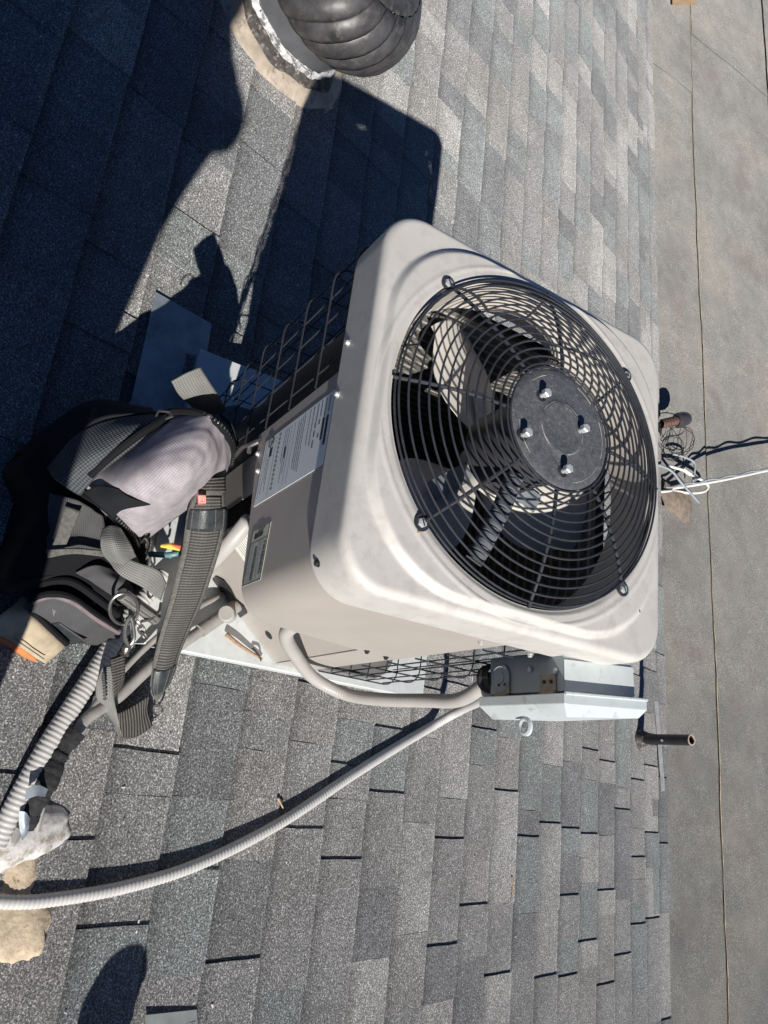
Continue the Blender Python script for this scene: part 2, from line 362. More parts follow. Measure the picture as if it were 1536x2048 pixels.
for i, (x, v, wi, raised, tone, var) in enumerate(pieces):
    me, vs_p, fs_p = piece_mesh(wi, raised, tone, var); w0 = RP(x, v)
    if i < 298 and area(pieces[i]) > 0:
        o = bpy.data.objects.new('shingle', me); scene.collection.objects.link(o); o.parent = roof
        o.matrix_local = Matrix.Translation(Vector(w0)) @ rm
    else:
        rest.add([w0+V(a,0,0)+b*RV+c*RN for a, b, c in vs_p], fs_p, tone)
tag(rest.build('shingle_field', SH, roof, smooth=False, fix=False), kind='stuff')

# low-slope roof: overlapping rolls of mineral-faced roofing
d = MB(); d.add([V(-9,2.50,ZF-.03), V(6.5,2.50,ZF-.03), V(6.5,9,ZF-.03), V(-9,9,ZF-.03)], [(0,1,2,3)])
flat = tag(d.build('flat_roof', mt['flat'], smooth=False), kind='structure')
def pf(px, py, dz=0): return PZ(px, py, ZF+dz)
seam_pts = [(1372,-250),(1380,0),(1387,300),(1396,520),(1405,700),(1416,1000),(1430,1300),(1444,1700),(1457,2048),(1470,2400)]
sw = [pf(*q) for q in seam_pts]
def seam_y(x):
    xs = [p[0] for p in sw]; ys = [p[1] for p in sw]; return float(np.interp(x, xs, ys))
xa = pf(1345,150)[0]; xb = pf(1460,130)[0]
def roll(name, x0, x1, y0f, y1f, lift, seed):
    G = []; nx = max(6, int((x1-x0)/.08))
    for i in range(nx+1):
        x = x0+(x1-x0)*i/nx; row = []
        for j in range(13):
            y = y0f(x)+(y1f(x)-y0f(x))*j/12
            row.append(V(x, y, ZF+lift+.0045*vnoise((x,y,0), 3.2, 1)+.002*vnoise((x,y,0), 9, 2)))
        G.append(row)
    m = MB(); m.sheet(G, .004, back=V(0,0,-1)); return m.build(name, mt['flat'], flat)
roll('roofing_sheet', xa, 6.4, lambda x: 2.53, lambda x: seam_y(x)+.05, -.004, 1)
roll('roofing_sheet', -8.9, xa+.03, lambda x: 2.53, lambda x: seam_y(x)+.05, .001, 2)
roll('roofing_sheet', xb, 6.4, seam_y, lambda x: seam_y(x)+1.0, .0055, 3)
roll('roofing_sheet', -8.9, xb+.04, seam_y, lambda x: seam_y(x)+1.0, .0100, 4)
roll('roofing_sheet', -8.9, 6.4, lambda x: seam_y(x)+.95, lambda x: seam_y(x)+1.95, .026, 5)
roll('roofing_sheet', -8.9, 6.4, lambda x: seam_y(x)+1.9, lambda x: 8.9, .036, 6)
m = MB(); bead = []
xx = -5.5
while xx < 5: bead.append(V(xx, seam_y(xx)-.004+rnd.uniform(-.0015,.0015), ZF+.0065+.0045*vnoise((xx,seam_y(xx),0),3.2,1)+.002*vnoise((xx,seam_y(xx),0),9,2))); xx += .05
m.tube(bead, [rnd.choice([.0009,.0014,.0022]) for _ in bead], 6); m.build('seam_bead', mat('dry_seam_bead', (.62,.52,.34), .9, var=.25, vs_=70), flat)
for px_, x0_ in ((xa+.03, 0), (xb+.04, 1)):
    m = MB(); y0_ = 2.56 if x0_ == 0 else seam_y(px_); y1_ = seam_y(px_)+(0 if x0_ == 0 else 1.0)
    m.tube([V(px_+.006*math.sin(9*t), y0_+(y1_-y0_)*t, ZF+(.004 if x0_ == 0 else .019)) for t in np.linspace(0, 1, 24)], .0010, 5)
    m.build('end_lap_joint', mt['tar'], flat)
# metal edge between the two roofs
m = MB(); m.prism([V(-9,2.575,ZF-.004), V(-9,2.60,ZF-.004), V(-9,2.603,RP(0,V_EDGE)[2]-.008), V(-9,2.575,RP(0,V_EDGE)[2]-.008)], V(15.5,0,0))
m.build('edge_strip', mt['galv_dark'], roof, smooth=False)

# ------------------------------------------------------------------ equipment platform under the condenser
PT = -.862
plat = thing('equipment_platform', UW(-.05, .03, -.92), 'pale sheet metal platform carrying the beige condenser above the shingles', 'platform')
m = MB(); m.ubox(-.415, .309, -.345, .412, PT-.006, PT); m.build('deck_sheet', mt['galv'], plat, bevel=.002)
for a in ((.302,.309,-.345,.412),(-.415,-.408,-.345,.412)):
    m = MB(); m.ubox(*a, PT-.040, PT-.007); m.build('side_flange', mt['galv'], plat, bevel=.001)
for a in ((-.406,.300,-.345,-.338),(-.406,.300,.405,.412)):
    m = MB(); m.ubox(*a, PT-.040, PT-.007); m.build('end_flange', mt['galv'], plat, bevel=.001)
for sx in (-.36, .25):
    for sy in (.36, -.02):
        top = UW(sx, sy, PT-.007); bz = Z0-sy*math.tan(SL)+.006
        m = MB(); m.ubox(sx-.02, sx+.02, sy-.02, sy+.02, bz, PT-.008); m.build('leg', mt['galv_dark'], plat)

# ------------------------------------------------------------------ the condenser
ac = thing('air_conditioner', UW(0, 0, -.86), 'beige outdoor air conditioner with black domed fan guard on top', 'air conditioner')
def rr_radius(phi, a, rc):          # boundary distance of a rounded square at angle phi
    lo, hi = 0, 2*a
    for _ in range(30):
        t = (lo+hi)/2; x, y = abs(t*math.cos(phi)), abs(t*math.sin(phi)); dx, dy = max(x-(a-rc), 0), max(y-(a-rc), 0)
        inside = (math.hypot(dx, dy) <= rc) if (dx > 0 and dy > 0) else (x <= a and y <= a)
        lo, hi = (t, hi) if inside else (lo, t)
    return lo
def sdf_rr(x, y, a, rc):
    dx, dy = abs(x)-(a-rc), abs(y)-(a-rc); return math.hypot(max(dx,0), max(dy,0))+min(max(dx,dy),0)-rc
def sst(a, b, x): t = min(1, max(0, (x-a)/(b-a))); return t*t*(3-2*t)
A, RCN = .303, .072; NPH = 256; NR = 46; R_IN = .2665
def cap_z(x, y):
    r = math.hypot(x, y); s = sdf_rr(x, y, .282, .172); z = -.009-.0115*sst(-.006, .007, s)
    do = sdf_rr(x, y, A, RCN)
    if do > -.014: q = min(1, (do+.014)/.014); z -= .014*(1-math.sqrt(max(0, 1-q*q)))
    z -= .003*(1-sst(.2665, .275, r)); z += .0012*sst(.284,.287,r)*(1-sst(.290,.294,r)); return z
vs_, fs_ = [], []
for i in range(NPH):
    ph = 2*math.pi*i/NPH; ro = rr_radius(ph, A, RCN)
    for j in range(NR+1):
        t = 1-(1-j/NR)**1.25; r = R_IN+(ro-R_IN)*t; x, y = r*math.cos(ph), r*math.sin(ph); vs_.append(UW(x, y, cap_z(x, y)))
    x, y = ro*math.cos(ph), ro*math.sin(ph)
    for zz, sc in ((-.0400, 1.0), (-.0415, 1.0), (-.060, 1.0), (-.116, 1.0), (-.1165, .985)): vs_.append(UW(x*sc, y*sc, zz))
K = NR+6
for i in range(NPH):
    for j in range(K-1): a, b = i*K+j, ((i+1) % NPH)*K+j; fs_.append((a, b, b+1, a+1))
m = MB(); m.add(vs_, fs_); capo = m.build('top_cover', mt['cap'], ac, angle=50)
m = MB(); m.lathe(UW(0,0,0), UZ, [(.2665,-.0165),(.2645,-.019),(.2640,-.10),(.276,-.112)], 96); m.build('fan_shroud', mt['shroud'], ac)
# sheet-metal corner panel over the controls (wraps the near right corner)
def wrap(x_from, y_to, a, rc, n=14):
    pts = [(x_from, -a)]; pts += [(x_from+(a-rc-x_from)*k/4, -a) for k in range(1, 4)]
    pts += [(a-rc+rc*math.sin(t), -a+rc-rc*math.cos(t)) for t in np.linspace(0, math.pi/2, n)]
    pts += [(a, -a+rc+(y_to+a-rc)*k/4) for k in range(1, 5)]; return pts
PA = .2965; ZB = -.455; ZC = -.858
out = wrap(-.052, .078, PA, .055)
def zbot(i): 
    return ZB
plen = np.concatenate([[0], np.cumsum([math.hypot(b[0]-a[0], b[1]-a[1]) for a, b in zip(out, out[1:])])])
zb = [float(np.interp(t, [0, .28, .34, .46, plen[-1]], [-.445, -.385, -.385, -.43, -.485])) for t in plen]
G = [[UW(x, y, -.1155+(zb[i]+.1155)*t) for i, (x, y) in enumerate(out)] for t in (0, .25, .5, .75, 1)]
m = MB(); m.sheet(G, .0); inn = [(x*.985, y*.985) for x, y in out]
m.sheet([[UW(x, y, zb[i]) for i, (x, y) in enumerate(out)], [UW(x, y, zb[i]+.001) for i, (x, y) in enumerate(inn)]])
m.build('control_panel', mt['panel'], ac, angle=40)
m = MB(); m.prism([UW(x*.985, y*.985, -.362) for x, y in out]+[UW(-.05,.077,-.362)], V(0,0,-.006)); m.build('panel_floor', mt['panel'], ac)
# lower side faces and the slanted service face
def quadface(pts, name, mat_, th=.002):
    m = MB(); n = nrm(np.cross(pts[1]-pts[0], pts[2]-pts[0])); m.prism(pts, n*th); return m.build(name, mat_, ac, smooth=False)
quadface([UW(.2955,-.012,-.37), UW(.2955,.078,-.37), UW(.2955,.078,ZC), UW(.2955,-.012,ZC)], 'side_panel', mt['panel'])
D0, D1 = (.082, -.2600), (.2935, -.014)
quadface([UW(*D0,-.37), UW(*D1,-.37), UW(*D1,ZC), UW(*D0,ZC)], 'service_panel', mt['panel'])
quadface([UW(-.052,-.268,-.37), UW(.040,-.268,-.37), UW(.040,-.268,ZC), UW(-.052,-.268,ZC)], 'lower_front_panel', mt['panel'])
# base pan
m = MB(); pan = [(x, y) for x, y in [(rr_radius(2*math.pi*i/72, .292, .07)*math.cos(2*math.pi*i/72), rr_radius(2*math.pi*i/72, .292, .07)*math.sin(2*math.pi*i/72)) for i in range(72)] if not (x-D0[0])*(D1[1]-D0[1])-(y-D0[1])*(D1[0]-D0[0]) > -.004]
m.prism([UW(x, y, -.832) for x, y in pan], V(0,0,-.029)); m.build('base_pan', mat('base_pan_paint', (.16,.155,.15), .5), ac, bevel=.003)
# coil: rounded C round the left, back and right sides
def coil_path(a, rc, n=10):
    pts = [(-.058, -a)]
    pts += [(-a+rc-rc*math.sin(t), -a+rc-rc*math.cos(t)) for t in np.linspace(0, math.pi/2, n)]
    pts += [(-a+rc-rc*math.cos(t), a-rc+rc*math.sin(t)) for t in np.linspace(0, math.pi/2, n)]
    pts += [(a-rc+rc*math.sin(t), a-rc+rc*math.cos(t)) for t in np.linspace(0, math.pi/2, n)]
    pts += [(a, .083)]; return pts
co, ci = coil_path(.266, .13), coil_path(.244, .11)
m = MB(); m.sheet([[UW(*p, z) for p in co] for z in (-.118, -.3, -.5, -.7, -.835)], mi=0)
m.sheet([[UW(*p, z) for p in ci] for z in (-.118, -.3, -.5, -.7, -.835)], mi=1)
m.sheet([[UW(*p, -.118) for p in co], [UW(*p, -.1185) for p in ci]], mi=0)
m.build('coil', [mt['coil_out'], mt['coil_in']], ac, fix=False)
# wire side guard
gp = coil_path(.298, .035, 5); gp[0] = (-.054, -.298); gp[-1] = (.298, .082)
def walk(path, step):
    P_ = [np.array(p) for p in path]; out_ = []; left = step*.6
    for a, b in zip(P_, P_[1:]):
        L = np.linalg.norm(b-a)
        while left <= L: out_.append(a+(b-a)*left/L); left += step
        left -= L
    return out_
for z in (-.128, -.208, -.310, -.412, -.514, -.616, -.718, -.820):
    m = MB(); m.tube([UW(*p, z) for p in gp], .0017, 6); m.build('guard_wire', mt['black_wire'], ac)
for p in walk(gp, .0495):
    m = MB(); q = p*.990; m.tube([UW(*q, -.117), UW(*q, -.835)], .0015, 6); m.build('guard_wire', mt['black_wire'], ac)
# fan guard: concentric rings, eight spokes, hub disc
def dome(r): return .0445*(1-max(0, (r-.095)/.170)**1.9) if r < .2632 else .001
fg = ac
rings = [.0985, .1045]+[.1165+.01335*k for k in range(11)]+[.2622, .2640]
for r in rings:
    m = MB(); z = dome(r) if r < .263 else -.007
    m.tube([UW(r*math.cos(a), r*math.sin(a), z) for a in np.linspace(0, 2*math.pi, 121)[:-1]], .0017, 8, closed=True); m.build('guard_ring', mt['black_wire'], ac)
for kk in range(8):
    a = math.pi/4*kk; corner = kk % 2; rend = .272 if corner else .270
    pts = [UW(r*math.cos(a), r*math.sin(a), dome(r)-.0035) for r in np.linspace(.088, .262, 14)]+[UW(rend*math.cos(a), rend*math.sin(a), -.004)]
    m = MB(); m.tube(pts, .0029, 8); m.build('guard_spoke', mt['black_wire'], ac)
    if corner:
        c = UW(.2755*math.cos(a), .2755*math.sin(a), -.0055)
        m = MB(); m.lathe(c, UZ, [(.0055,-.003),(.0122,-.003),(.0122,-.0005),(.0055,-.0005)], 24); b_ = m.build('mounting_eye', mt['black_wire'], ac)
        m = MB(); m.lathe(c, UZ, [(.0074,-.0005),(.0070,.0018),(.005,.0026),(0.0001,.0028)], 6); m.box(c+V(0,0,.0031), V(.005,.002,0), V(-.0004,.0009,0), V(0,0,.0003), 1); m.build('guard_screw', [mt['zinc'], mt['dark']], ac)
hc = UW(0, 0, .0445)
m = MB(); m.lathe(hc, UZ, [(.0955,-.006),(.0962,-.001),(.092,.0012),(.086,.0022),(.060,.0024),(.058,.0024),(.043,.0024),(.041,.0038),(.038,.0030),(.0001,.0030)], 64); m.build('hub_disc', mt['hub'], ac, angle=70)
for rr_, w_ in ((.0415, .0009), (.0845, .0008)):
    for a0_ in (.3, 1.3, 2.4, 3.6, 4.9):
        m = MB(); aa = np.linspace(a0_, a0_+rnd.uniform(.35, .8), 14)
        m.tube([hc+UX*rr_*math.cos(t)+UY*rr_*math.sin(t)+V(0,0,.0030 if rr_ < .06 else .0020) for t in aa], w_, 5); m.build('worn_ridge', mt['hub_edge'], ac)
for px_, py_ in ((1095,785),(1057,864),(1172,856),(1138,937)):
    c = PZ(px_, py_, .060); c = V(c[0], c[1], hc[2]+.002)
    m = MB(); m.lathe(c, UZ, [(.0001,.0006),(.0095,.0006),(.0100,.0002)], 20); m.build('bolt_hole', mt['dark'], ac)
    m = MB(); m.cyl(c+V(0,0,.001), c+V(0,0,.010), .0042, seg=10); m.lathe(c+V(0,0,.008), UZ, [(.0072,0),(.0074,.0070),(.0062,.0084),(.0001,.0088)], 6); m.build('hub_bolt', mt['zinc'], ac, angle=30)
m = MB(); m.cyl(UW(0,0,.036), UW(0,0,-.10), .070, seg=40); m.cyl(UW(0,0,-.10), UW(0,0,-.125), .070, .040, seg=40); m.build('fan_motor', mt['motor'], ac)
m = MB(); m.cyl(UW(0,0,-.128), UW(0,0,-.160), .036, .036, seg=30); m.build('fan_hub', mt['blade'], ac)
for az in (-50, 73, 190):
    a0 = math.radians(az); G = []
    for i in range(15):
        t = i/14; r = .030+.222*t; half = math.radians(18+22*math.sin(math.pi*min(1, t*.95+.12)))*(.72+.28*(1-t)); row = []
        for j in range(11):
            s_ = j/10*2-1; ang = a0+half*s_*(1.0)+.16*t; rr2 = r+(.010*(1-s_*s_) if t > .9 else 0)
            row.append(UW(rr2*math.cos(ang), rr2*math.sin(ang), -.146+.030*s_*(.55+.45*(1-t))-.012*s_*s_))
        G.append(row)
    m = MB(); m.sheet(G, .0016); m.build('fan_blade', mt['blade'], ac)
    m = MB(); b0 = UW(.045*math.cos(a0), .045*math.sin(a0), -.140); dr = UX*math.cos(a0)+UY*math.sin(a0); tn = -UX*math.sin(a0)+UY*math.cos(a0)
    m.box(b0+dr*.035, dr*.05, tn*.016+V(0,0,.003), V(0,0,.002)); m.build('blade_arm', mt['galv_dark'], ac)
# ribbed motor conduit
c0, c1 = PZ(1030, 952, -.020), PZ(948, 1122, -.038)
pts = spline([c0, c0*.5+c1*.5+V(0,0,.006), c1], 64); m = MB(); m.tube(pts, [.0146-(.0034 if i % 9 in (0, 1) else 0) for i in range(len(pts))], 18); m.build('motor_conduit', mat('dark_ribbed_conduit', (.13,.14,.155), .6), ac, angle=25)
m = MB(); m.lathe(UW(.02,.03,-.83), UZ, [(.085,0),(.085,.20),(.075,.25),(.045,.28),(.0001,.29)], 32); m.build('compressor', mt['motor'], ac)
# screws on the cover skirt and the panel
def screw(c, n, name='screw', mt_='zinc', r=.0040, parent=ac):
    m = MB(); m.lathe(c, n, [(r*1.5,0),(r*1.5,.0012),(r,.0014),(r,.0045),(r*.6,.0056),(.0001,.0056)], 8); m.build(name, mt['zinc' if mt_ == 'zinc' else mt_], parent)
for q in ((697,686), (676,789)): screw(PF(*q, -.3035), -UY)
for q in ((517,908), (517,942)): screw(PF(*q, -.2968), -UY)
ccn = UW(.231+.072*math.sin(math.radians(25)), -.231-.072*math.cos(math.radians(25)), -.098)
screw(ccn, nrm(UX*math.sin(math.radians(25))-UY*math.cos(math.radians(25))), mt_='dark')
for q in ((962,1283),(1060,1308)): screw(onpl(*q, UX, .3035), UX)
for q in ((734,1302),(772,1314)): screw(onpl(*q, UX, .297), UX, mt_='dark', r=.004)
m = MB(); m.ubox(-.05, .23, -.2983, -.2966, -.1215, -.1165); m.build('seam_gap', mt['dark'], ac)
# dark hook bits of the guard clips
for q0, q1 in (((520,880),(470,912)), ((517,884),(498,905))):
    m = MB(); m.tube([PF(*q0,-.3), (PF(*q0,-.3)+PF(*q1,-.305))/2-UY*.008, PF(*q1,-.305)], .0045, 8); m.build('guard_clip', mt['chrome'], ac)
# knockout and valve opening on the slanted face
dn = nrm(np.cross(UW(*D1,0)-UW(*D0,0), V(0,0,1))); 
if dn@V(1,-1,0) < 0: dn = -dn
dd = dn@UW(*D0, 0)
def PD(px, py, off=.0): return onpl(px, py, dn, dd+off)
dt = nrm(UW(*D1,0)-UW(*D0,0))
m = MB(); m.lathe(PD(537,1271,.0022), dn, [(.0001,.0004),(.010,.0004),(.011,0)], 20); m.build('knockout', mt['dark'], ac)
ov = [PD(*q, .0024) for q in ((420,1165),(432,1152),(448,1160),(462,1178),(472,1198),(488,1212),(495,1226),(480,1236),(430,1238),(405,1215),(408,1185))]
m = MB(); m.prism(ov, dn*.0008); m.build('valve_opening', mt['dark'], ac)
# labels with their print
def rect_label(c4, n, name, m_, th=.0007, parent=ac):
    m = MB(); m.prism(c4, n*th); return m.build(name, m_, parent, smooth=False)
def text_mesh(body, o, xd, yd, n, size, m_, parent, name='lettering', fit=None):
    cu = bpy.data.curves.new('txt', 'FONT'); cu.body = body; cu.size = size; cu.extrude = .00012; cu.resolution_u = 2
    to = bpy.data.objects.new('txt', cu); scene.collection.objects.link(to)
    me = bpy.data.meshes.new_from_object(to.evaluated_get(bpy.context.evaluated_depsgraph_get()))
    bpy.data.objects.remove(to); bpy.data.curves.remove(cu)
    if fit:
        xs = [v.co.x for v in me.vertices]; me.transform(Matrix.Scale(fit/(max(xs)-min(xs)), 4, (1,0,0)))
    x_, y_, n_ = nrm(xd), nrm(yd), nrm(n)
    me.transform(Matrix(((x_[0],y_[0],n_[0],o[0]),(x_[1],y_[1],n_[1],o[1]),(x_[2],y_[2],n_[2],o[2]),(0,0,0,1))))
    me.materials.clear(); me.materials.append(m_); ob = bpy.data.objects.new(name, me); scene.collection.objects.link(ob); adopt(ob, parent); return ob
YL = -.2968
def fl(px, py): return PF(px, py, YL)
TL, TR, BR, BL = fl(664,793), fl(653,931), fl(518,1004), fl(526,883)
z1, z0_ = (TL[2]+TR[2])/2, (BL[2]+BR[2])/2; x0l, x1l = (TL[0]+BL[0])/2, (TR[0]+BR[0])/2
W_, H_ = x1l-x0l, z1-z0_
def fr(u, v, off=0): return V(x0l+u*W_, (TL[1]+TR[1])/2+(u-.5)*W_*math.tan(TH), z1-v*H_)-UY*off
lab = rect_label([fr(0,0), fr(1,0), fr(1,1), fr(0,1)], -UY, 'rating_label', mt['white'])
def bars(rows, parent, frf, H, W, m_, name='fine_print', off=.0009):
    m = MB()
    wr_ = random.Random(5); seg_ = []
    for u0, v0, ln, th in rows:
        if ln < .3 or name != 'fine_print': seg_.append((u0, v0, ln, th)); continue
        u = u0
        while u < u0+ln: w_ = wr_.uniform(.02, .075); seg_.append((u, v0, min(w_, u0+ln-u), th)); u += w_+.012
    for u0, v0, ln, th in seg_: m.box(frf(u0+ln/2, v0, off), UX*ln*W/2, UZ*th*H/2, UY*.00008)
    return m.build(name, m_, parent, smooth=False)
rows = []
for i in range(4): rows.append((.04, .045+.05*i, .22+.03*(i % 2), .013))
rows += [(.04,.25,.55,.012),(.04,.30,.50,.010),(.30,.20,.08,.02),(.42,.20,.08,.02),(.55,.20,.1,.02),(.30,.15,.06,.02),(.5,.14,.05,.02)]
for i in range(4): rows.append((.04+.02*i, .37+.028*i, .82-.05*i, .010))
rows += [(.06,.515,.88,.004),(.06,.565,.88,.004),(.06,.60,.7,.009),(.06,.63,.8,.009),(.06,.66,.5,.009)]
for i in range(13): rows.append((.05+.067*i, .745, .035, .03))
rows += [(.05,.80,.9,.005),(.35,.875,.5,.009),(.35,.90,.35,.009),(.25,.93,.6,.007),(.05,.965,.85,.006)]
bars(rows, lab, fr, H_, W_, mt['ink_soft'])
bars([(.31,.045,.40,.028),(.31,.095,.30,.026),(.34,.62,.16,.02),(.18,.87,.14,.045)], lab, fr, H_, W_, mt['ink'], 'bold_print')
m = MB(); lc = fr(.09, .885, .0010)
m.tube([lc+UX*.0105*math.cos(t)+UZ*.0105*math.sin(t) for t in np.linspace(.7, 5.6, 24)], .0011, 5); m.build('certification_mark', mt['ink'], lab)
text_mesh('SA', fr(.065, .90, .0010), UX, UZ, -UY, .011, mt['ink'], lab)
# warning plate near the bottom edge of the panel
TL, TR, BR, BL = fl(536,1046), fl(527,1166), fl(490,1179), fl(500,1068)
z1b, z0b = (TL[2]+TR[2])/2, (BL[2]+BR[2])/2; xb0, xb1 = (TL[0]+BL[0])/2, min((TR[0]+BR[0])/2, .245)
z0b = max(z0b, -.384); W2, H2 = xb1-xb0, z1b-z0b; yb = (TL[1]+TR[1])/2
def fw(u, v, off=0): return V(xb0+u*W2, yb+(u-.5)*W2*math.tan(TH), z1b-v*H2)-UY*off
wl_ = rect_label([fw(0,0), fw(1,0), fw(1,1), fw(0,1)], -UY, 'warning_label', mt['olive'])
bars([(.0,.03,1.,.02),(.0,.97,1.,.02),(.245,.5,.008,.94),(.005,.5,.006,.94),(.99,.5,.006,.94)], wl_, fw, H2, W2, mt['ink'], 'label_border')
text_mesh('WARNING', fw(.36,.22,.0009), UX, UZ, -UY, H2*.22, mt['ink'], wl_, fit=W2*.52)
text_mesh('AVERTISSEMENT', fw(.34,.66,.0009), UX, UZ, -UY, H2*.20, mt['ink'], wl_, fit=W2*.62)
text_mesh('!', fw(.305,.22,.0009), UX, UZ, -UY, H2*.19, mt['ink'], wl_)
bars([(.28,.30+.065*i,.66-.1*(i % 3 == 2),.022) for i in range(4)]+[(.28,.74+.06*i,.68-.12*(i % 2),.022) for i in range(4)], wl_, fw, H2, W2, mt['ink_soft'])
m = MB()
for i, (u, h) in enumerate(((.095,.28),(.12,.34),(.145,.34),(.17,.28))): m.box(fw(u,.50,.0009), UX*W2*.009, UZ*h*H2/2, UY*.0001)
m.box(fw(.135,.72,.0009), UX*W2*.05, UZ*.10*H2, UY*.0001)
m.tube([fw(*q,.0010) for q in ((.03,.28),(.07,.40),(.055,.5),(.09,.62))], .0011, 5); m.build('hand_hazard_pictogram', mt['ink'], wl_)
# wiring sheet on the slanted face
dq = [PD(*q, .0024) for q in ((500,1062),(478,1062),(414,1122),(466,1166),(497,1140))]
dl = MB(); xl0 = PD(418,1115,.0024); 
zt, zb_ = -.50, -.655; base0 = UW(.075, 0, 0)
def fd(u, v, off=0): 
    o_ = UW(*D0, 0)+dt*(.008+u*.135); return V(o_[0], o_[1], zt-v*(zt-zb_))+dn*(.0024+off)
dlab = rect_label([fd(0,0), fd(1,0), fd(1,1), fd(0,1)], dn, 'wiring_sheet', mt['cream'])
m = MB()
for i in range(7): m.box(fd(.5,.07+.055*i,.0008), dt*.135*.40, UZ*.0022, dn*.0001)
m.build('bold_print', mat('dot_print', (.25,.24,.22), .7, var=.9, vs_=260), dlab)
m = MB(); m.box(fd(.5,.50,.0009), dt*.066, UZ*.0011, dn*.0001)
for i in range(6): m.box(fd(.5-.03*(i%2),.58+.06*i,.0008), dt*.05, UZ*.0010, dn*.0001)
m.build('fine_print', mt['ink_soft'], dlab)

# service valve and the pipes leaving it
valve = thing('service_valve', PD(430,1225), 'grey brass service valve with round cap at the low opening', 'valve')
vc = P(455, 1228, .13); 
m = MB(); a_, b_ = P(482,1205,.135), P(400,1262,.115); m.cyl(a_, b_, .0155, seg=18); m.build('valve_body', mt['pipe_grey'], valve)
vd = nrm(P(452,1226,.17)-P(452,1226,.12)); m = MB(); m.cyl(P(458,1232,.125), P(452,1226,.158), .0175, seg=20); m.build('valve_cap', mt['whip'], valve, bevel=.002)
m = MB(); m.tube([P(470,1240,.09), P(478,1258,.075)], .007, 6); m.build('service_port', mt['zinc'], valve)
def pipe_thing(name, pts, r, m_, label, cat, n=10, seg=12, rib=0, group=None, r_end=None):
    s_ = spline(pts, n); m = MB(); rad = r
    if rib:
        L = np.concatenate([[0], np.cumsum([np.linalg.norm(b-a) for a, b in zip(s_, s_[1:])])]); N = int(L[-1]/(rib/4))
        q = [V(*[np.interp(L[-1]*i/N, L, [p[c] for p in s_]) for c in range(3)]) for i in range(N+1)]
        s_ = q; amp = .0009 if rib > .0095 else (.0006 if rib > .008 else .0003)
        rad = [r+((r_end or r)-r)*i/len(q)+amp*math.cos(2*math.pi*i/4) for i in range(len(q))]
    m.tube(s_, rad, seg); return tag(m.build(name, m_, angle=180), label, cat, group)
pipe_thing('suction_line', [P(404,1260,.112), P(360,1290,.10), P(300,1335,.075), P(235,1395,.055), P(170,1440,.05), P(110,1520,.045), P(60,1600,.03), P(20,1690,.02)], .0125, mt['pipe_grey'], 'thick grey refrigerant pipe running from the service valve under the straps', 'pipe')
pipe_thing('liquid_line', [P(455,1185,.10), P(395,1215,.10), P(330,1262,.085), P(268,1318,.06), P(205,1390,.05), P(160,1455,.05), P(118,1530,.05), P(88,1600,.04), P(72,1665,.02), P(60,1690,.0)], .0068, mt['pipe_grey'], 'thin pale refrigerant pipe beside the thick one, ending in the grey sealant', 'pipe')
pipe_thing('flexible_conduit', [P(330,1150,.06), P(262,1228,.05), P(205,1320,.045), P(140,1420,.042), P(84,1510,.040), P(30,1610,.032), P(-10,1690,.02)], .0190, mt['flex'], 'strongly ribbed grey conduit coming out from beneath the tool bag', 'conduit', rib=.0098, seg=18)
pipe_thing('power_conduit', [P(-60,1798,.010), P(20,1804,.016), P(100,1800,.017), P(250,1774,.0165), P(400,1727,.0165), P(560,1646,.0165), P(700,1553,.0175), P(800,1490,.020), P(872,1448,.032), P(925,1418,.13), P(960,1400,.40), UW(.350,.172,-.292)], .0126, mt['flex'], 'long grey flexible conduit curving across the shingles up to the switch box', 'conduit', rib=.0092, seg=18, r_end=.0152)
pipe_thing('whip_conduit', [UW(.262,-.135,-.47), PZ(572,1268,-.54), PZ(592,1312,-.64), PZ(628,1356,-.71), PZ(690,1388,-.70), PZ(762,1399,-.61), PZ(850,1401,-.50), PZ(920,1399,-.40), UW(.328,.17,-.285)], .0140, mt['whip'], 'short smooth grey conduit looping from the condenser side to the switch box', 'conduit', rib=.007, seg=18)
# torn insulation on the line set
m = MB(); pts = spline([P(150,1462,.05), P(118,1505,.045), P(92,1560,.045), P(70,1605,.04), P(45,1650,.025)], 14)
m.tube(pts, [.021+.004*vnoise(p, 60)+.003*rnd.random() for p in pts], 14); tag(m.build('pipe_insulation', mt['insul'], angle=180), 'ragged black foam sleeve on the pipes next to the ribbed conduit', 'insulation')
m = MB(); G = patch(pg([[(52,1578,.072),(75,1570,.078),(96,1578,.070)],[(50,1600,.072),(74,1592,.080),(90,1594,.070)]]), 4, 4); m.sheet(G, .003); tag(m.build('tape_scrap', mt['galv_dark']), 'pale strip of tape round the black pipe sleeve', 'tape')
m = MB(); G = patch(pg([[(38,1622,.055),(52,1625,.06),(62,1640,.05)],[(38,1650,.05),(50,1655,.055),(58,1655,.05)],[(45,1680,.04),(52,1672,.04),(56,1665,.04)]]), 4, 4); m.sheet(G, .003); tag(m.build('tape_scrap', mt['galv_dark']), 'pointed grey tape end below the torn black sleeve', 'tape')
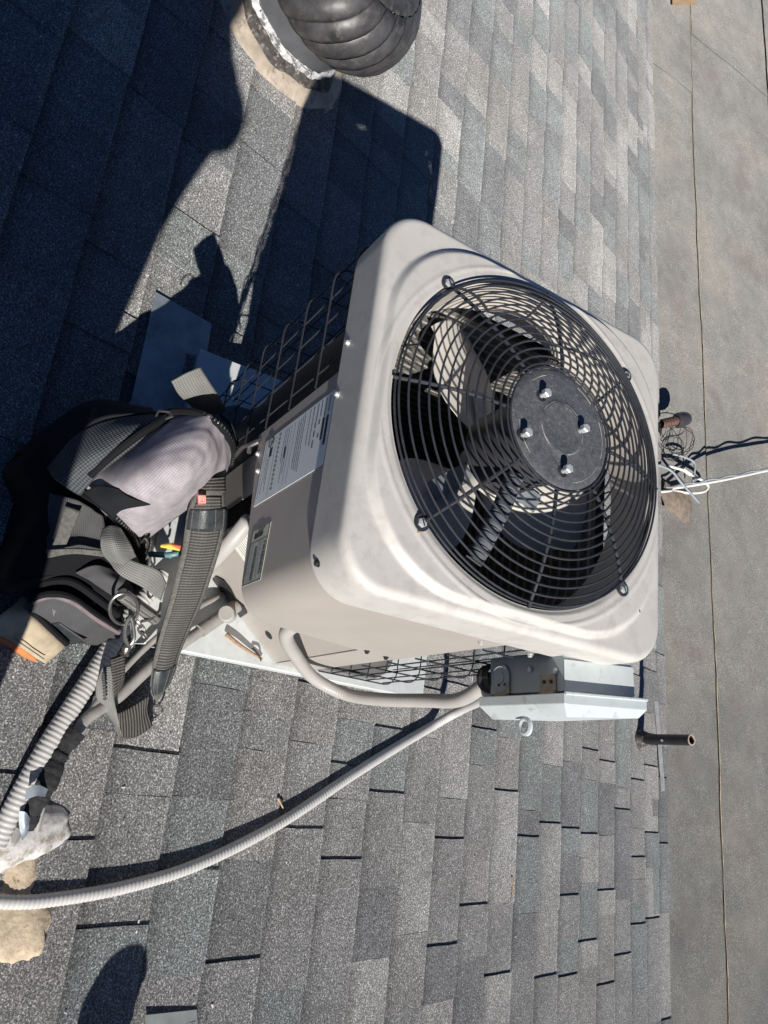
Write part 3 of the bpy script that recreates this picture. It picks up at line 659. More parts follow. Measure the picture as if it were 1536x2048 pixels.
def blob(name, cen, rx, rv, rh, ang, m_, label, cat, seed, rough_=.22, nseg=44, nr=22):
    vs_, fs_ = [], []; ca, sa = math.cos(ang), math.sin(ang)
    for i in range(nr+1):
        el = math.pi/2*(1-i/nr) 
        for j in range(nseg):
            a = 2*math.pi*j/nseg; k_ = 1+rough_*vnoise((math.cos(a)*1.2, math.sin(a)*1.2, el*1.3), 1.7, seed)+rough_*.35*vnoise((math.cos(a)*3, math.sin(a)*3, el*3), 2.3, seed+2)
            lx, ly = rx*math.cos(el)*math.cos(a)*k_, rv*math.cos(el)*math.sin(a)*k_; h = rh*math.sin(el)**.8*(1+rough_*.6*vnoise((lx,ly,0), 30, seed))
            vs_.append(cen+V(1,0,0)*(lx*ca-ly*sa)+RV*(lx*sa+ly*ca)+RN*(h-.004))
    for i in range(nr):
        for j in range(nseg): fs_.append((i*nseg+j, i*nseg+(j+1) % nseg, (i+1)*nseg+(j+1) % nseg, (i+1)*nseg+j))
    m = MB(); m.add(vs_, fs_); return tag(m.build(name, m_, angle=180), label, cat, 'sealant mounds at the roof penetrations')
blob('pipe_sealant', P(12,1680), .125, .058, .034, math.radians(-75), mt['mastic'], 'thick grey-white sealant mound where the pipes enter the roof', 'sealant', 2, .10)
blob('pipe_sealant', P(38,1745), .085, .036, .022, math.radians(0), mt['foam'], 'tan foam sealant beneath the white mound, near the long conduit', 'sealant', 5, .13)
blob('conduit_sealant', P(25,1848), .085, .060, .026, math.radians(60), mt['foam'], 'cream foam sealant patch around the end of the long conduit', 'sealant', 9, .14)

# ------------------------------------------------------------------ electrical switch box
sb = thing('switch_box', UW(.33,.22,-.27), 'pale metal electrical switch box with hinged lid on the condenser side', 'switch box')
by = math.radians(-1.2+5.5); BX = V(math.cos(by), math.sin(by), 0); BY = V(-math.sin(by), math.cos(by), 0); b0 = UW(.309,.152,0)
def bp(x, y, z): return b0+BX*x+BY*y+V(0,0,z)
def bbox(x0, x1, y0, y1, z0, z1, name, m_, bevel=.0015, parent=sb):
    m = MB(); m.box(bp((x0+x1)/2, (y0+y1)/2, (z0+z1)/2), BX*(x1-x0)/2, BY*(y1-y0)/2, V(0,0,(z1-z0)/2)); return m.build(name, m_, parent, bevel=bevel)
bbox(-.014, .050, 0, .158, -.272, -.088, 'box_body', mt['boxshade'])
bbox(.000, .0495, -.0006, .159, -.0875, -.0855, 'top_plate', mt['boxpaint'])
m = MB()   # lid: tray with a sloping front
l0 = [(.054,-.014,-.286),(.054,.174,-.286),(.054,.174,-.074),(.054,-.014,-.074)]; l1 = [(.070,-.014,-.286),(.070,.174,-.286),(.070,.174,-.074),(.070,-.014,-.074)]; l2 = [(.092,.004,-.272),(.088,.166,-.272),(.084,.166,-.086),(.090,.004,-.088)]
q = [bp(*p) for p in l0+l1+l2]
m.add(q, [(0,1,2,3),(0,1,5,4),(1,2,6,5),(2,3,7,6),(3,0,4,7),(4,5,9,8),(5,6,10,9),(6,7,11,10),(7,4,8,11),(8,9,10,11)])
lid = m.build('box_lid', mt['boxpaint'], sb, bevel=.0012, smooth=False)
m = MB(); m.tube([bp(.054,-.013,-.073), bp(.054,.174,-.073)], .0026, 6); m.build('lid_lip', mt['boxpaint'], lid)
for zc_ in (-.235, -.122):
    m = MB(); m.box(bp(.036,-.0022,zc_), BX*.013, BY*.0012, V(0,0,.018)); m.tube([bp(.0525,-.0045,zc_-.017), bp(.0525,-.0045,zc_+.017)], .0042, 8); hg = m.build('hinge', mt['hinge'], sb)
    for dz in (-.008, .008): 
        m = MB(); m.lathe(bp(.034,-.0036,zc_+dz), -BY, [(.0036,0),(.0030,.0016),(.0001,.002)], 8); m.build('rivet', mt['dark'], hg)
m = MB(); m.lathe(bp(.022,-.001,-.240), -BY, [(.024,0),(.024,.003),(.020,.004),(.019,.003),(.011,.003),(.010,.0045),(.0001,.0045)], 32); m.build('knockout_ring', mt['boxshade'], sb)
m = MB(); m.lathe(bp(.020,.014,-.300), UZ, [(.024,0),(.026,.004),(.026,.010),(.022,.014),(.022,.030)], 12); m.build('conduit_fitting', mt['dark'], sb, smooth=False)
m = MB(); m.lathe(bp(.022,.050,-.298), UZ, [(.022,0),(.024,.004),(.024,.010),(.020,.014),(.020,.028)], 12); m.build('conduit_fitting', mt['dark'], sb, smooth=False)
for y_, z_ in ((.0, -.105), (.0, -.165)):
    m = MB(); m.lathe(bp(.012+.1*(z_+.165), -.001, z_-.0), -BY, [(.0055,0),(.0055,.002),(.004,.0035),(.0001,.004)], 6); m.build('box_bolt', mt['zinc'], sb)
m = MB(); hc_ = bp(.104,.004,-.185); m.tube([hc_+BX*.012*math.cos(t)+V(0,0,.012*math.sin(t)) for t in np.linspace(0, 2*math.pi, 25)[:-1]], .0042, 6, closed=True); m.build('lock_ring', mt['boxpaint'], lid)

# ------------------------------------------------------------------ roof turbine
tb = thing('roof_turbine', RP(-1.62,-.25,0), 'black dusty wind turbine vent on a tan-rimmed base at the edge', 'roof vent')
TC = RP(-1.625, -.285, 0)
wobf = lambda a, j: .02*math.sin(3*a+j)+.012*math.sin(7*a+2*j)
m = MB(); m.lathe(TC, RN, [(.262,-.004),(.258,.008),(.245,.020),(.225,.030),(.205,.036),(.195,.037)], 72, wob=wobf); m.build('flashing_ring', mt['ring'], tb)
m = MB(); m.lathe(TC, RN, [(.212,.034),(.205,.045),(.192,.054),(.178,.060),(.176,.075)], 72, wob=lambda a, j: .03*math.sin(5*a+j)+.02*math.sin(11*a)); m.build('sealant_ring', mt['tar'], tb)
m = MB(); m.lathe(TC, RN, [(.190,.060),(.186,.068),(.179,.074),(.1775,.078)], 72, wob=lambda a, j: .02*math.sin(9*a+2*j)+.016*math.sin(23*a+j)); m.build('white_caulk', mat('cracked_caulk', (.50,.50,.50), .8, var=.3, vs_=60, bmp=.8, bs=120, dirt=((.12,.12,.12), .50, 45)), tb)
m = MB(); m.lathe(TC, RN, [(.176,.04),(.176,.150),(.180,.152),(.180,.160),(.170,.165)], 64); m.build('neck', mt['lead'], tb)
dome_ = thing
m = MB(); nb = 24
prof = [(.175,.150),(.215,.160),(.243,.190),(.260,.235),(.260,.290),(.240,.345),(.200,.385),(.14,.415),(.07,.430),(.0001,.434)]
x_ = nrm(np.cross(RN, V(0,1,.01))); y_ = np.cross(RN, x_)
for kk in range(nb):
    G = []
    for i in range(13):
        t = i/12; h = .160+.235*t; rr_ = float(np.interp(h, [p[1] for p in prof], [p[0] for p in prof])); a = 2*math.pi*kk/nb+.55*t; row = []
        for j in range(6):
            s_ = j/5; aa = a+s_*(2*math.pi/nb*1.12); r3 = rr_*(1-.045*(1-s_)**3+.020*math.sin(math.pi*s_)); row.append(TC+RN*h+r3*(math.cos(aa)*x_+math.sin(aa)*y_))
        G.append(row)
    mm = MB(); mm.sheet(G, .0012, back=None); mm.build('vane', mt['turb'], tb, angle=180)
m = MB(); m.lathe(TC, RN, [(.178,.395),(.165,.404),(.10,.414),(.03,.418),(.0001,.418)], 48); m.build('crown_cap', mt['turb'], tb)
m = MB(); m.lathe(TC, RN, [(.172,.163),(.214,.163),(.214,.171),(.172,.171)], 64); m.build('bottom_band', mt['turb'], tb)
m = MB(); m.cyl(TC+RN*.05, TC+RN*.40, .10, seg=20); m.build('inner_shaft', mt['dark'], tb)

# ------------------------------------------------------------------ vent pipes and flashings
B = P(1275, 1478)
vp = thing('vent_pipe', B, 'thin black vent pipe standing at the far eave beside a worn strip', 'vent pipe')
m = MB(); m.lathe(B, V(0,0,1), [(.024,-.02),(.024,.300),(.019,.300),(.019,.18)], 24); m.build('pipe_tube', mat('black_vent_pipe', (.022,.022,.025), .35, var=.3, vs_=40), vp)
m = MB(); m.lathe(B+V(0,0,.299), V(0,0,1), [(.0245,0),(.0245,.003),(.0185,.003),(.0185,-.002)], 24); m.build('pipe_rim', mat('pale_pipe_edge', (.45,.36,.30), .7), vp)
m = MB(); m.lathe(B-RN*.004, nrm(RN*.6+V(0,0,.4)), [(.062,0),(.055,.012),(.040,.030),(.030,.060),(.027,.10)], 28, wob=lambda a, j: .05*math.sin(4*a+j)); m.build('boot', mt['tar'], vp)
m = MB(); m.lathe(B+V(0,0,.16), V(.25,-.9,0), [(.0001,.026),(.006,.026),(.006,.022)], 8); m.build('set_screw', mt['zinc'], vp)
a_, b_ = P(1312,1402,.011), P(1326,1582,.011); w2 = nrm(np.cross(b_-a_, RN))*.024
m = MB(); m.prism([a_-w2, b_-w2, b_+w2, a_+w2], RN*.0015); tag(m.build('edge_flashing', mat('pale_worn_flashing', (.42,.41,.40), .6, .2, var=.25, vs_=30), smooth=False), 'narrow pale metal strip lying on the eave beside the thin vent pipe', 'flashing')
def plate(qs, h, m_, name, label):
    m = MB(); t = [P(*q, h) for q in qs]; m.prism(t, RN*.0012); return tag(m.build(name, m_, smooth=False), label, 'flashing', 'metal flashing sheets')
plate([(311,584),(423,648),(413,707),(408,790),(300,900),(215,860),(262,800)], .0105, mt['galv_dark'], 'roof_flashing', 'dull shaded metal sheet set among the shingles behind the tool bag')
plate([(290,2030),(393,2019),(400,2120),(300,2140)], .0105, mat('greenish_flashing', (.26,.28,.27), .6, .2, var=.15, vs_=25), 'roof_flashing', 'grey metal sheet corner beneath the shingles near the rounded shadow')
VB = RP(1.43, -.30)
v2 = thing('vent_pipe', VB, 'stout grey capped vent pipe standing right of the long conduit', 'vent pipe')
m = MB(); m.lathe(VB, V(0,0,1), [(.05,-.03),(.05,.28),(.058,.285),(.062,.32),(.050,.345),(.02,.35),(.0001,.352)], 32); m.build('pipe_tube', mt['pipe_grey'], v2)
m = MB(); m.lathe(VB, RN, [(.14,.0),(.11,.012),(.07,.05),(.058,.09)], 32); m.build('boot', mt['lead'], v2)

# ------------------------------------------------------------------ flat-roof clutter: lamp, wires, cables
def FZ(px, py, h): return PZ(px, py, ZF+h)
fl_ = thing('flood_lamp', FZ(1345,850,.0), 'dark glass lamp bulb with ribbed collar on the flat roof', 'lamp')
ax = nrm(FZ(1376,838,.16)-FZ(1322,850,.13)); o_ = FZ(1322,848,.12)
L_ = np.linalg.norm(FZ(1376,838,.16)-FZ(1322,850,.13))
m = MB(); m.lathe(o_, ax, [(.024+.004*(i % 2), L_*.62*i/13) for i in range(13)], 20); m.build('ribbed_collar', mat('rusty_brown_collar', (.11,.06,.045), .5, var=.4, vs_=60), fl_, smooth=False)
m = MB(); m.lathe(o_, ax, [(.030,L_*.56),(.043,L_*.62),(.046,L_*.78),(.038,L_*.95),(.02,L_*1.04),(.0001,L_*1.06)], 28); m.build('bulb', mt['glass'], fl_)
m = MB(); m.cyl(FZ(1318,870,.0), FZ(1322,850,.11), .012, seg=12); m.build('stem', mt['dark'], fl_)
for i, (cx_, cy_, rx_, ry_, lab_) in enumerate(((1360,880,26,28,'larger loop of thin black wire hanging by the lamp bulb'), (1345,895,20,24,'smaller tangled loop of thin black wire behind the white cable loop'))):
    m = MB(); pts = []
    for k_ in range(70):
        t = k_/69*2*math.pi*2.3; s_ = 1+.12*math.sin(3.3*t+i); pts.append(FZ(cx_+rx_*s_*math.cos(t), cy_+ry_*s_*math.sin(t), .06+.04*math.sin(t*1.3+i)))
    m.tube(pts, .0022, 5); tag(m.build('wire_loop', mt['dark'], angle=180), lab_, 'wire', 'thin black wire loops')
def cab(name, pts, r, m_, label, cat='cable'): m = MB(); m.tube(spline(pts, 8), r, 8); return tag(m.build(name, m_, angle=180), label, cat, 'grey cables on the flat roof' if name == 'grey_cable' else None)
cab('white_cable', [FZ(1300,985,.03), FZ(1348,982,.03), FZ(1380,986,.04), FZ(1408,983,.05), FZ(1416,972,.06), FZ(1403,960,.07), FZ(1385,952,.08), FZ(1365,940,.08), FZ(1338,932,.06)], .0085, mt['cable_w'], 'white cable bent into a loop with a sleeve on the flat roof')
m = MB(); m.cyl(FZ(1365,938,.08), FZ(1381,949,.082), .012, seg=12); tag(m.build('cable_sleeve', mt['cable_w']), 'white crimp sleeve on the looped white cable', 'sleeve')
cab('grey_cable', [FZ(1300,925,.05), FZ(1340,940,.08), FZ(1362,965,.09), FZ(1380,985,.08), FZ(1398,1006,.05)], .0075, mt['cable_g'], 'short grey cable end crossing over the white loop')
cab('grey_cable', [FZ(1345,908,.05), FZ(1368,914,.08), FZ(1388,925,.09), FZ(1389,945,.08), FZ(1384,972,.05)], .0065, mt['cable_g'], 'grey cable hooked above the white loop beside the wires')
cab('service_cable', [FZ(1345,977,.04), FZ(1390,970,.10), FZ(1436,962,.15), FZ(1480,953,.17), FZ(1536,941,.18), FZ(1620,928,.19), FZ(1800,905,.22), FZ(2100,880,.26)], .0080, mt['cable_w'], 'long white cable leaving the flat roof towards the far side')
m = MB(); s1 = spline([FZ(1330,975,.05), FZ(1390,966,.11), FZ(1436,957,.16), FZ(1480,949,.185), FZ(1536,937,.195), FZ(1620,924,.205), FZ(1800,901,.235), FZ(2100,876,.275)], 20)
m.tube([p+V(.004*math.sin(i*.35), .0, .006*math.cos(i*.35)) for i, p in enumerate(s1)], .0055, 8); tag(m.build('service_cable', mt['cable_g'], angle=180), 'long grey cable twisted beside the white one over the flat roof', 'cable')
cab('roof_cable', [FZ(1536,985,.01), FZ(1500,950,.02)], .004, mt['cable_g'], 'short thin grey wire lying by the far cables') if False else None
G = []
for i in range(9):
    row = []
    for j in range(9):
        u, v_ = i/8*2-1, j/8*2-1; r_ = max(abs(u), abs(v_)); row.append(FZ(1348, 1003, 0)+V(.10*u*(1+.2*math.sin(3*v_)), .12*v_*(1+.15*math.cos(4*u)), .022+.030*(1-r_)))
    G.append(row)
m = MB(); m.sheet(G); tag(m.build('roof_patch', mat('brown_patch_cement', (.24,.19,.15), .95, var=.3, vs_=30)), 'tan sealant patch on the flat roof where the cables enter', 'sealant')
G = [[FZ(1340+26*u, -8+22*v_, .0)+V(0,0,.022+.006*math.sin(5*u)*math.cos(4*v_)) for v_ in np.linspace(0, 1, 6)] for u in np.linspace(0, 1.8, 9)]
m = MB(); m.sheet(G, .001); tag(m.build('dry_leaf', mt['leaf']), 'curled tan leaf on the flat roof at the seam end', 'leaf')

# ------------------------------------------------------------------ twigs and litter
def twig(pts, r, label, m_='wood'): 
    s_ = spline(pts, 8); m = MB(); m.tube(s_, [r*(1-.5*i/len(s_)) for i in range(len(s_))], 7); return tag(m.build('twig', mt[m_], angle=180), label, 'twig', 'dry twigs and straw')
twig([P(1023,1752,.012), P(1025,1775,.014), P(1021,1806,.012)], .004, 'reddish twig lying on the shingles far right')
twig([P(556,1596,.012), P(561,1606,.014), P(566,1616,.012)], .0035, 'tiny yellow straw piece near the middle of the shingles', 'leaf')
twig([PZ(452,1268,PT+.012), PZ(475,1287,PT+.016), PZ(500,1304,PT+.012), PZ(524,1318,PT+.008)], .0055, 'dry split twig lying on the pale platform by the valve')
twig([PZ(505,1296,PT+.01), PZ(518,1312,PT+.02), PZ(522,1322,PT+.01)], .003, 'small dark twig wedged at the condenser foot', 'bark_dark')

m = MB(); lr = random.Random(11)
for i in range(70):
    px, py = lr.uniform(0, 1300), lr.uniform(0, 2048); c = P(px, py, .011); a = lr.uniform(0, 6.28); q = lr.uniform(.0007, .0015)
    m.box(c, V(math.cos(a), math.sin(a), 0)*q*lr.uniform(1, 3), V(-math.sin(a), math.cos(a), 0)*q, RN*q*.6, lr.choice([0,0,2,2,1]))
tag(m.build('roof_grit', [mt['cream'], mt['leaf'], mt['galv']], roof, smooth=False), kind='stuff')
m = MB()
for i in range(34):
    x, y = lr.uniform(-.27,.27), lr.uniform(-.27,.27)
    if math.hypot(x, y) < .285 or sdf_rr(x, y, .27, .1) > 0: continue
    a = lr.uniform(0, 6.28); q = lr.uniform(.0007, .0016); c = UW(x, y, cap_z(x, y)+.0006); m.box(c, V(math.cos(a), math.sin(a), 0)*q*lr.uniform(1, 4), V(-math.sin(a), math.cos(a), 0)*q, V(0,0,.0005), lr.randrange(2))
tag(m.build('cover_specks', [mt['leaf'], mt['bark_dark']], ac, smooth=False), kind='stuff')
# ------------------------------------------------------------------ tool bag
P0_ = P
def P(px, py, h=0.0):
    c = lambda t: min(1, max(0, t)); return P0_(px, py, h+.225*c((px-60)/370)*(1-c((py-955)/345)))
bag = thing('tool_bag', P(200,1030), 'open black and lilac-grey tool bag resting against the condenser', 'tool bag')
def bpatch(rows, name, m_, th=.004, nu=10, nv=10, parent=bag, wr=0, seed=0, solid=None):
    G = patch(pg(rows), nu, nv)
    if wr: G = np.array([[p+RN*wr*(vnoise(p, 28, seed)+.5*vnoise(p, 70, seed+1)) for p in r] for r in G])
    m = MB(); m.sheet(G, th); return m.build(name, m_, parent, angle=180)
bt_ = [(q, P(*q, .115)) for q in ((42,925),(120,860),(200,812),(320,828),(435,838),(468,890),(440,950),(380,1010),(300,1075),(300,1160),(262,1215),(190,1200),(110,1170),(40,1180),(10,1170),(60,1060),(90,1000))]
m = MB(); k_ = len(bt_); m.add([b_[1] for b_ in bt_]+[b_[1]-RN*(RN@b_[1]-Z0*CS-.006) for b_ in bt_], [tuple(range(k_)), tuple(range(2*k_-1, k_-1, -1))]+[(i, i+k_, (i+1) % k_+k_, (i+1) % k_) for i in range(k_)])
m.build('body', mt['black_nylon'], bag, bevel=.018)
bpatch([[(28,914,.02),(36,905,.07),(95,930,.125)], [(100,855,.02),(108,845,.085),(150,872,.15)], [(182,806,.02),(190,801,.09),(212,834,.155)], [(290,818,.02),(300,815,.09),(318,826,.15)]], 'end_flap', mt['black_nylon'], .004, wr=.003)
bpatch([[(92,936,.125),(145,876,.150),(205,842,.155),(322,826,.155)], [(112,962,.155),(168,915,.185),(236,876,.190),(330,832,.180)], [(160,992,.135),(200,948,.170),(258,902,.180),(338,838,.165)]], 'mesh_pocket', mt['mesh_f'], .003, wr=.0025)
pk = bpatch([[(330,826,.135),(395,824,.195),(440,842,.205),(474,900,.125)], [(285,862,.150),(345,880,.228),(402,918,.228),(450,955,.120)], [(228,914,.155),(285,945,.238),(346,990,.228),(396,1004,.120)],
        [(184,956,.150),(235,988,.205),(293,1030,.190),(332,1052,.105)], [(166,980,.105),(205,1022,.125),(252,1068,.120),(282,1090,.085)]], 'front_pocket', mt['ripstop'], .005, 16, 16, wr=.0042, seed=3)
bpatch([[(166,984,.150),(196,972,.185),(236,978,.215)], [(196,1010,.168),(222,998,.205),(262,996,.226)], [(226,1036,.160),(246,1020,.195),(300,1010,.222)]], 'flap_shadow_patch', mt['black_nylon'], .003, wr=.002)  # dark sheet standing in for a shadow across the lilac pocket
def zipper(qs, name='zip', parent=bag, r=.0042, seg_px=None):
    s_ = spline([P(*q) for q in qs], 26); m = MB(); m.tube([p-RN*.003 for p in s_], .0075, 8); t = m.build('zip_tape', mt['black_nylon'], parent)
    m = MB(); m.tube(s_, [r*(1.25 if (i//2) % 2 else .7) for i in range(len(s_))], 8); m.build(name, mt['zip'], t); return t
zipper([(315,830,.160),(360,822,.185),(405,828,.205),(445,855,.205),(466,895,.150),(462,930,.120)])
zipper([(170,988,.125),(205,1010,.150),(240,1042,.150),(262,1068,.135),(276,1094,.115)])
zipper([(182,950,.168),(232,905,.188),(290,862,.192),(335,834,.176)], r=.003)
m = MB(); m.tube([P(312,832,.195), P(318,822,.205), P(338,824,.21), P(346,832,.205), P(332,838,.20)], .0022, 6); m.build('zip_pull', mt['chrome'], bag)
m = MB(); m.tube(spline([P(282,1085,.12), P(290,1078,.13), P(296,1086,.13), P(290,1106,.11), P(286,1112,.10)], 5), .0020, 6); m.build('zip_pull', mt['chrome'], bag)
bpatch([[(462,850,.10),(474,872,.12),(480,900,.10)], [(440,826,.16),(466,852,.17),(476,893,.12)]], 'pocket_end', mt['black_nylon'], .004)
bpatch([[(100,985,.125),(150,1000,.130),(205,1030,.118)], [(92,1040,.118),(145,1050,.120),(215,1070,.118)], [(94,1106,.120),(145,1102,.122),(232,1112,.118)]], 'inner_panel', mt['nylon'], .004, wr=.004, seed=5)
bpatch([[(130,1012,.140),(160,1022,.142)], [(112,1070,.135),(140,1072,.138)], [(98,1104,.130),(126,1104,.132)]], 'felt_binding', mt['felt'], .005)
bpatch([[(92,1100,.140),(150,1098,.145),(222,1104,.140)], [(95,1116,.138),(150,1108,.143),(225,1116,.138)]], 'felt_binding', mt['felt'], .006)
bpatch([[(205,1056,.150),(222,1050,.165),(242,1056,.160)], [(200,1080,.165),(228,1085,.190),(262,1088,.165)], [(204,1108,.150),(236,1112,.180),(272,1110,.150)], [(222,1128,.125),(250,1130,.150),(284,1132,.12)]], 'webbing_loop', mt['web'], .003)
bpatch([[(214,1118,.130),(236,1108,.140)], [(240,1150,.155),(270,1124,.160)], [(285,1175,.160),(318,1142,.165)], [(322,1202,.130),(333,1166,.140)]], 'webbing_flap', mt['web'], .003)
bpatch([[(150,1145,.12),(190,1130,.13),(235,1140,.12)], [(185,1165,.13),(225,1160,.14),(262,1170,.13)], [(228,1195,.12),(250,1190,.13),(275,1200,.11)]], 'side_panel', mt['nylon'], .004, wr=.003)
m = MB(); a_, b_ = P(243,1188,.155), P(312,1238,.135); s_ = [a_+(b_-a_)*t for t in np.linspace(0, 1, 12)]; m.tube(s_, .0125, 14); hd = m.build('grip', mt['plast'], bag)
for t in np.linspace(0, 2*math.pi, 9)[:-1]:
    m = MB(); ax_ = nrm(b_-a_); n1 = nrm(np.cross(ax_, RN)); n2 = np.cross(ax_, n1); o2 = (n1*math.cos(t)+n2*math.sin(t))*.0126
    m.tube([a_+o2+ax_*.004, b_+o2-ax_*.004], .0016, 5); m.build('grip_rib', mt['felt'], hd)
# small zipped pouch hanging open
bpatch([[(66,1206,.095),(62,1232,.06),(70,1250,.03)], [(100,1196,.115),(92,1240,.07),(108,1272,.03)], [(150,1204,.120),(145,1255,.075),(158,1287,.03)], [(196,1235,.110),(198,1268,.07),(200,1291,.03)], [(238,1262,.095),(240,1276,.06),(240,1288,.03)]], 'pouch_shell', mt['nylon'], .005, 10, 8, wr=.0015)
bpatch([[(66,1206,.094),(70,1190,.08)], [(100,1196,.113),(110,1172,.06)], [(150,1204,.117),(160,1172,.06)], [(196,1235,.107),(215,1195,.06)], [(238,1262,.092),(250,1238,.08)]], 'pouch_inside', mt['black_nylon'], .003)
s_ = spline([P(66,1204,.098), P(84,1196,.112), P(110,1192,.120), P(150,1206,.124), P(195,1238,.114), P(238,1264,.098)], 20); m = MB(); m.tube(s_, .0058, 8); m.build('mauve_binding', mt['purple'], bag)
zipper([(62,1200,.10),(100,1188,.122),(140,1194,.126),(185,1224,.120),(235,1258,.102)], r=.0026)
zipper([(40,1176,.10),(110,1162,.115),(150,1166,.118),(200,1200,.115),(238,1230,.10)], r=.0030)
bpatch([[(72,1210,.085),(74,1246,.045)], [(98,1205,.098),(96,1250,.045)], [(106,1225,.095),(112,1262,.045)]], 'pouch_side', mt['web'], .008)
fr4 = [P(91,1246,.062), P(118,1246,.078), P(172,1283,.060), P(140,1288,.038)]
m = MB(); m.tube(fr4, .0020, 6, closed=True); m.build('badge_frame', mt['chrome'], bag)
m = MB(); m.prism(fr4, -RN*.004); m.build('badge_plate', mt['leather'], bag)
m = MB(); m.prism([P(*q) for q in ((163,1252,.072),(178,1248,.078),(196,1262,.072),(194,1272,.06),(170,1268,.06))], RN*.004); m.build('snap_tab', mt['nylon'], bag, bevel=.001)
m = MB(); m.prism([P(150,1178,.09), P(168,1176,.09), P(192,1206,.09), P(188,1218,.09), P(172,1214,.09)], -RN*.02); tag(m.build('brush_handle', mat('amber_plastic', (.35,.14,.02), .4)), 'amber plastic tool handle inside the open pouch', 'tool')
# tan suede pouch with orange trim
sp = thing('suede_pouch', P(50,1280), 'tan suede work pouch with an orange edge beside the open pouch', 'pouch')
bpatch([[(-30,1262,.030),(10,1225,.06),(52,1190,.06)], [(22,1282,.035),(55,1240,.07),(78,1228,.06)], [(62,1310,.035),(96,1272,.065),(108,1262,.055)], [(92,1328,.030),(125,1300,.045),(132,1288,.04)]], 'suede_panel', mt['suede'], .012, 8, 8, sp, wr=.0015)
bpatch([[(-30,1262,.024),(-34,1276,.01)], [(22,1284,.029),(15,1294,.01)], [(46,1302,.029),(42,1312,.01)], [(72,1322,.024),(68,1324,.012)]], 'orange_edge', mt['orange'], .006, 8, 4, sp)
s_ = spline([P(66,1226,.068), P(84,1240,.068), P(105,1262,.062), P(134,1288,.045)], 12); m = MB(); m.tube(s_, .0065, 8); m.build('black_binding', mt['black_nylon'], sp)
s_ = spline([P(30,1278,.050), P(62,1300,.050), P(88,1318,.045)], 16); m = MB(); m.tube(s_, .0012, 5); m.build('stitching', mt['web'], sp)
# padded shoulder strap
st = thing('shoulder_strap', P(400,1150), 'padded black shoulder strap draped from the bag over the pipes', 'strap')
rowsS = [[(400,955,.150),(425,955,.155),(447,952,.150)], [(388,985,.165),(418,985,.172),(449,985,.165)], [(376,1020,.172),(412,1020,.182),(452,1018,.172)], [(370,1055,.175),(410,1058,.186),(450,1054,.176)],
         [(364,1100,.176),(400,1104,.187),(440,1100,.176)], [(352,1150,.172),(386,1152,.182),(424,1150,.172)], [(340,1200,.160),(372,1200,.170),(408,1198,.160)], [(326,1250,.140),(354,1250,.150),(386,1248,.140)], [(312,1300,.115),(338,1302,.125),(364,1298,.115)], [(303,1345,.090),(326,1346,.100),(350,1336,.090)], [(301,1384,.065),(318,1380,.072),(338,1366,.065)], [(312,1402,.045),(318,1396,.048),(326,1388,.045)]]
G = patch(pg(rowsS), 8, 5); m = MB(); m.sheet(G, .009); m.build('pad', mt['felt'], st, angle=180)
gi = G.copy(); nG = np.array([[RN*.0032 for _ in r] for r in gi]); cmid = gi[:, 5:6]; gi = cmid+(gi-cmid)*.74+nG
m = MB(); m.sheet(gi[10:-14], .004); m.build('ribbed_face', mt['strap_web'], st, angle=180)
gl = G.copy()+np.array([[RN*.0050 for _ in r] for r in G])
m = MB(); m.sheet(gl[:9], .004); m.build('webbing_end', mt['web_dark'], st, angle=180)
m = MB(); m.sheet(gl[16:26], .006); e1 = m.build('leather_end', mt['leather'], st, angle=180)
m = MB(); m.sheet(gl[-18:-5], .006); e2 = m.build('leather_end', mt['leather'], st, angle=180)
for rr_, par in ((gl[16:26], e1), (gl[-18:-5], e2)):
    for c_ in (1, 3, 7, 9):
        m = MB(); m.tube([p+RN*.0008 for p in rr_[:, c_]], [.0009 if (i % 2) else .0004 for i in range(len(rr_))], 5); m.build('stitching', mt['web'], par)
q4 = [P(395,990,.186), P(411,991,.187), P(411,1008,.190), P(396,1009,.189)]
m = MB(); m.prism(q4, RN*.0012); rt = m.build('brand_tag', mt['red'], st, smooth=False)
cq = sum(q4)/4; e_u = nrm(q4[1]-q4[0]); e_v = nrm(q4[3]-q4[0])
m = MB(); m.tube([cq+RN*.0018+e_u*a*.0055+e_v*b*.0055 for a, b in ((-1,-1),(1,-1),(1,1),(-1,1))], .0008, 4, closed=True); m.tube([cq+RN*.0018+e_u*a*.0022+e_v*b*.0026 for a, b in ((-1,1),(-1,-1),(1,-1),(1,1))], .0007, 4); m.build('tag_emblem', mt['cream'], rt)
# loose webbing at the end of the strap
wb = thing('webbing_strap', P(270,1440), 'black webbing strap folded in a loop on the shingles', 'strap')
m = MB(); G = patch(pg([[(300,1392,.085),(296,1420,.06),(306,1452,.012)], [(268,1412,.075),(272,1445,.045),(272,1474,.004)], [(238,1428,.075),(238,1455,.04),(240,1476,.006)]]), 8, 8); m.sheet(G, .003); m.build('webbing_fold', mt['web_dark'], wb, angle=180)
m = MB(); G = patch(pg([[(205,1335,.10),(226,1330,.105)], [(192,1372,.085),(228,1395,.09)], [(195,1405,.05),(234,1432,.07)], [(225,1445,.02),(240,1462,.03)], [(238,1474,.006),(243,1474,.01)]]), 8, 8); m.sheet(G, .003); m.build('webbing_fold', mt['web'], wb, angle=180)
m = MB(); G = patch(pg([[(222,1318,.115),(250,1308,.118)], [(226,1360,.10),(250,1352,.105)], [(228,1398,.085),(246,1372,.095)]]), 8, 8); m.sheet(G, .005); m.build('webbing_fold', mt['web_dark'], wb, angle=180)
zp = spline([P(206,1345,.112), P(208,1368,.105), P(210,1400,.09)], 20); m = MB(); m.tube(zp, [.003*(1.3 if (i//2) % 2 else .7) for i in range(len(zp))], 6); m.build('zip', mt['zip'], wb)
